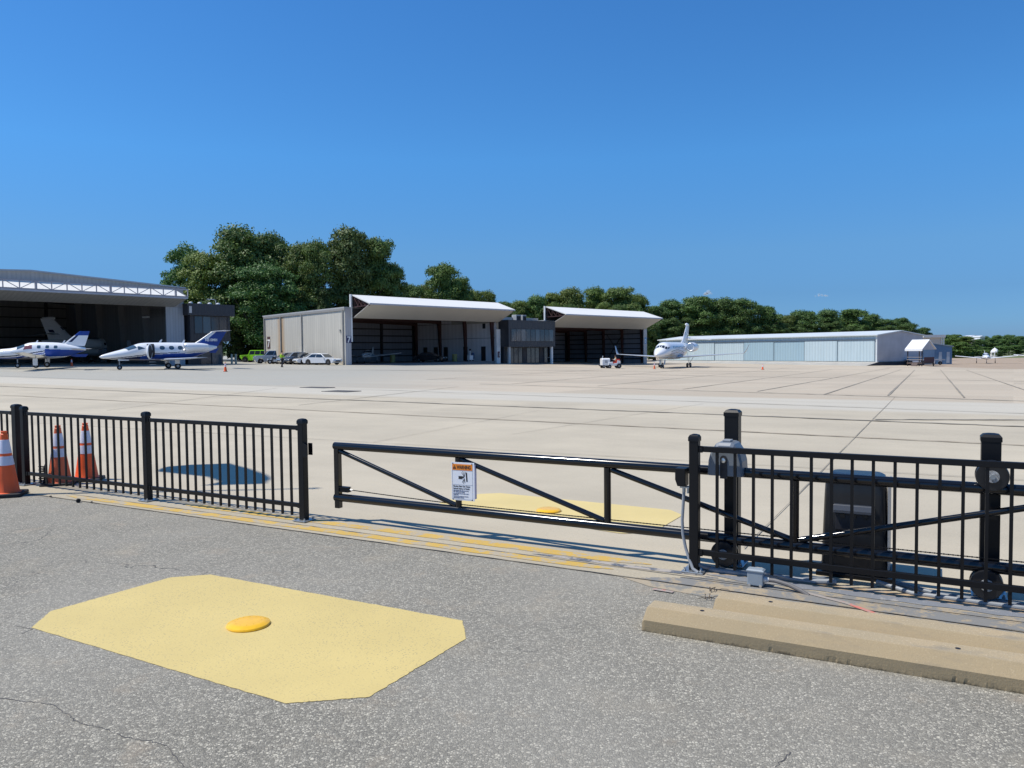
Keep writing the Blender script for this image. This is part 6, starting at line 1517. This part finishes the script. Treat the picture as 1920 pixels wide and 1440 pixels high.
for px, Y, yt, w in [(770 + i * 30, 176, 566 + (i % 3) * 5, 52) for i in range(15)]:
    tree(px, Y, yt, w, (4, 1, 6)[k % 3], (.8, .9, .8), 'low background tree behind the two hangars with raised doors', 'low background trees behind the raised doors'); k += 1
# right hand trees beyond the field
RT = [(1790, 236, 627, 44, 1, (1, 1.1, .9), 'rounded green tree right of the pale flat roofed building'), (1812, 232, 630, 46, 4, (.7, .8, .7), 'light green tree right of the rounded one at the field edge'),
      (1800, 224, 642, 50, 2, (1.0, 1.1, .9), 'bushy tree standing low at the left end of the field edge'), (1838, 300, 636, 34, 0, (.8, .95, 1.1), 'small haze tinted tree left of the gazebo, under the far white roofs'),
      (1858, 300, 634, 36, 1, (.8, .95, 1), 'dark tree above the gazebo'), (1873, 310, 629, 30, 0, (.85, 1, 1.1), 'slightly taller dark tree right above the gazebo'), (1893, 300, 628, 36, 2, (.8, 1, 1), 'wide dark tree right of the gazebo'),
      (1912, 310, 630, 30, 1, (.85, 1, 1.1), 'dark tree at the right edge of the photo'), (1826, 262, 645, 36, 6, (.9, 1, .9), 'bushy low tree between the field edge trees and the gazebo'), (1850, 270, 650, 34, 6, (.9, 1, .9), 'round bush tree behind the hedge left of the gazebo'),
      (1880, 262, 648, 40, 6, (.9, 1.05, .9), 'broad low tree right behind the gazebo'), (1906, 268, 646, 40, 6, (.85, 1, .9), 'broad low tree near the right edge behind the field')]
for a in RT: tree(a[0], a[1], a[2], a[3], a[4], a[5], a[6], 'trees beyond the brown field')  # bluer tints on the farthest of these put haze into the leaf colour
for i in range(26):
    px = 1740 + i * 9 + random.uniform(-4, 4); tree(px, 640 + random.uniform(-120, 160), 632 + random.uniform(-3, 4), random.uniform(13, 24), (0, 1, 2)[i % 3], (.9, 1.1, 1.4), 'tiny haze tinted tree on the far skyline at the right', 'hazy skyline trees at the right')  # blue tint stands in for distance haze, no volume is built
# hedge along the field
hb = thing('hedge', 'long clipped dark hedge along the far side of the brown field', 'hedge', (0, 0, 0))
rng = np.random.default_rng(5); x0, x1 = gx(1775, 222), gx(1856, 222); n_ = 9000
P = np.stack([rng.uniform(x0, x1, n_), 222 + rng.uniform(-1.2, 1.2, n_), rng.uniform(0, 1, n_) ** .7 * 2.0], 1); P[:, 2] += np.array([zt(x, 222) for x in P[:, 0]])
t1_ = rng.normal(size=(n_, 3)) * .2; t2_ = rng.normal(size=(n_, 3)) * .2
V = np.stack([P - t1_, P - t2_, P + t1_, P + t2_], 1).reshape(-1, 3)
me = bpy.data.meshes.new('foliage'); me.from_pydata(V.tolist(), [], [(4 * i, 4 * i + 1, 4 * i + 2, 4 * i + 3) for i in range(n_)]); me.materials.append(M_leafA)
o = bpy.data.objects.new('foliage', me); COL.objects.link(o); o.parent = hb; o.color = (.8, .9, .8, 1)
for px, lab in ((1851, 'round light green bush left of the gazebo'), (1877, 'round dark bush right of the gazebo')):
    tree(px, 212, 656, 17, 6, (1.2, 1.2, .9) if px < 1860 else (.6, .75, .7), lab, 'bushes beside the gazebo', name='bush')
# gazebo
gz = thing('gazebo', 'tiny white round gazebo with a pointed roof beyond the field', 'gazebo'); Yg = 214; p = ground(1865, Yg); gz.location = p
hg = atY(1865, 651, Yg).z - p.z; rg_ = 6.5 / FPX * Yg
b = MB(); b.lathe([(rg_ * 1.15, hg * .50), (rg_ * 1.1, hg * .62), (rg_ * .55, hg * .82), (rg_ * .1, hg * .93), (.05, hg)], (0, 0, 0), 12); b.build('roof', M_white, gz)
for k in range(8): a = k * math.pi / 4 + .2; b = MB(); b.tube((rg_ * math.cos(a), rg_ * math.sin(a), 0), (rg_ * math.cos(a), rg_ * math.sin(a), hg * .55), .12, n=6); b.build('post', M_white, gz)
b = MB(); b.lathe([(rg_ * 1.1, 0), (rg_ * 1.1, hg * .22), (rg_ * 1.0, hg * .22)], (0, 0, 0), 16); b.build('railing', mat('gazebo_rail', (.6, .62, .62), .6), gz)
# far pale roofs among the trees
for px, py, wpx, Y, lab in ((1842, 631, 9, 560, 'far white flat roof peeking over the trees left of the gazebo'), (1828, 630, 14, 600, 'far long pale roof left of the white one on the skyline'), (1909, 635, 12, 500, 'far pale roof near the right edge above the trees'), (1838, 636, 7, 520, 'small far white gable roof below the flat white roof')):
    p = atY(px, py, Y); w_ = wpx / FPX * Y; t = thing('far_building', lab, 'building', (p.x, Y, zt(p.x, Y)), 0, 'far pale buildings on the skyline'); h_ = p.z - zt(p.x, Y)
    b = MB(); b.box((0, 5, h_ / 2), (w_, 10, h_)); b.build('wall', mat('buff_wall', (.52, .50, .44)), t)
    b = MB(); b.loft([[(-w_ * .55, y, h_), (0, y, h_ + .7), (w_ * .55, y, h_), (w_ * .55, y, h_ - .6), (-w_ * .55, y, h_ - .6)] for y in (-.5, 10.5)]); b.build('roof', M_white, t)
# distant wooded ground that closes the horizon
rng = np.random.default_rng(9); n_ = 26000
xx = rng.uniform(-900, 1500, n_); yy_ = rng.uniform(820, 1250, n_); hh_ = rng.uniform(0, 1, n_) * (9 + 4 * np.sin(xx * .02) + 3 * np.sin(xx * .057 + 1)); P = np.stack([xx, yy_, hh_ - 3], 1)
t1_ = rng.normal(size=(n_, 3)) * 1.7; t2_ = rng.normal(size=(n_, 3)) * 1.7; V = np.stack([P - t1_, P - t2_, P + t1_, P + t2_], 1).reshape(-1, 3)
me = bpy.data.meshes.new('far_wood'); me.from_pydata(V.tolist(), [], [(4 * i, 4 * i + 1, 4 * i + 2, 4 * i + 3) for i in range(n_)]); me.materials.append(M_leafA)
o = bpy.data.objects.new('far_wood', me); COL.objects.link(o); o['kind'] = 'stuff'; o.color = (1, 1.2, 1.5, 1); tag(o, 'far haze tinted line of woods closing the horizon', 'woods')  # object colour pushed to blue in place of haze

# ================================================================== CLOUDS
def cloud(px, py, wpx, hpx, lab, seed):
    Y = 5200; p = atY(px, py, Y); w_ = wpx / FPX * Y; h_ = hpx / FPX * Y; rnd = random.Random(seed)
    m = MATS.get('cloud')
    if not m:
        m = bpy.data.materials.new('cloud'); nt, pb = nodes(m); nt.nodes.remove(pb)
        lw = N(nt, 'ShaderNodeLayerWeight'); lw.inputs[0].default_value = .5
        fc = math_(nt, 'MULTIPLY', math_(nt, 'POWER', math_(nt, 'SUBTRACT', 1.0, lw.outputs['Facing']), 2.0), .30)
        df = N(nt, 'ShaderNodeBsdfDiffuse'); df.inputs[0].default_value = (.9, .9, .92, 1); tl = N(nt, 'ShaderNodeBsdfTranslucent'); tl.inputs[0].default_value = (.9, .9, .92, 1)
        m1 = N(nt, 'ShaderNodeMixShader'); nt.links.new(df.outputs[0], m1.inputs[1]); nt.links.new(tl.outputs[0], m1.inputs[2])
        tp_ = N(nt, 'ShaderNodeBsdfTransparent'); m2 = N(nt, 'ShaderNodeMixShader'); nt.links.new(fc, m2.inputs[0]); nt.links.new(tp_.outputs[0], m2.inputs[1]); nt.links.new(m1.outputs[0], m2.inputs[2])
        nt.links.new(m2.outputs[0], nt.nodes['Material Output'].inputs['Surface']); MATS['cloud'] = m
    b = MB()
    for k in range(9):
        f = rnd.uniform(-1, 1); r_ = h_ * rnd.uniform(.28, .5) * (1.15 - abs(f) * .7)
        c = (f * w_ * .42, rnd.uniform(-.2, .2) * w_, r_ * .8 + rnd.uniform(0, .3) * h_ * (1 - abs(f)))
        b.lathe([(r_ * math.sin(math.pi * i / 8) + .01, -r_ * math.cos(math.pi * i / 8) * .8) for i in range(9)], c, 14)
    o = b.build('cloud', m, smooth=True); o.location = (p.x, Y, p.z - h_ / 2); tag(o, lab, 'cloud', 'small clouds low in the sky'); return o
cloud(1329, 548, 20, 12, 'small faint white cloud above the dark trees, the left one', 1)
cloud(1541, 552, 28, 9, 'small flat pinkish cloud right of the first, above the long hangar', 4)
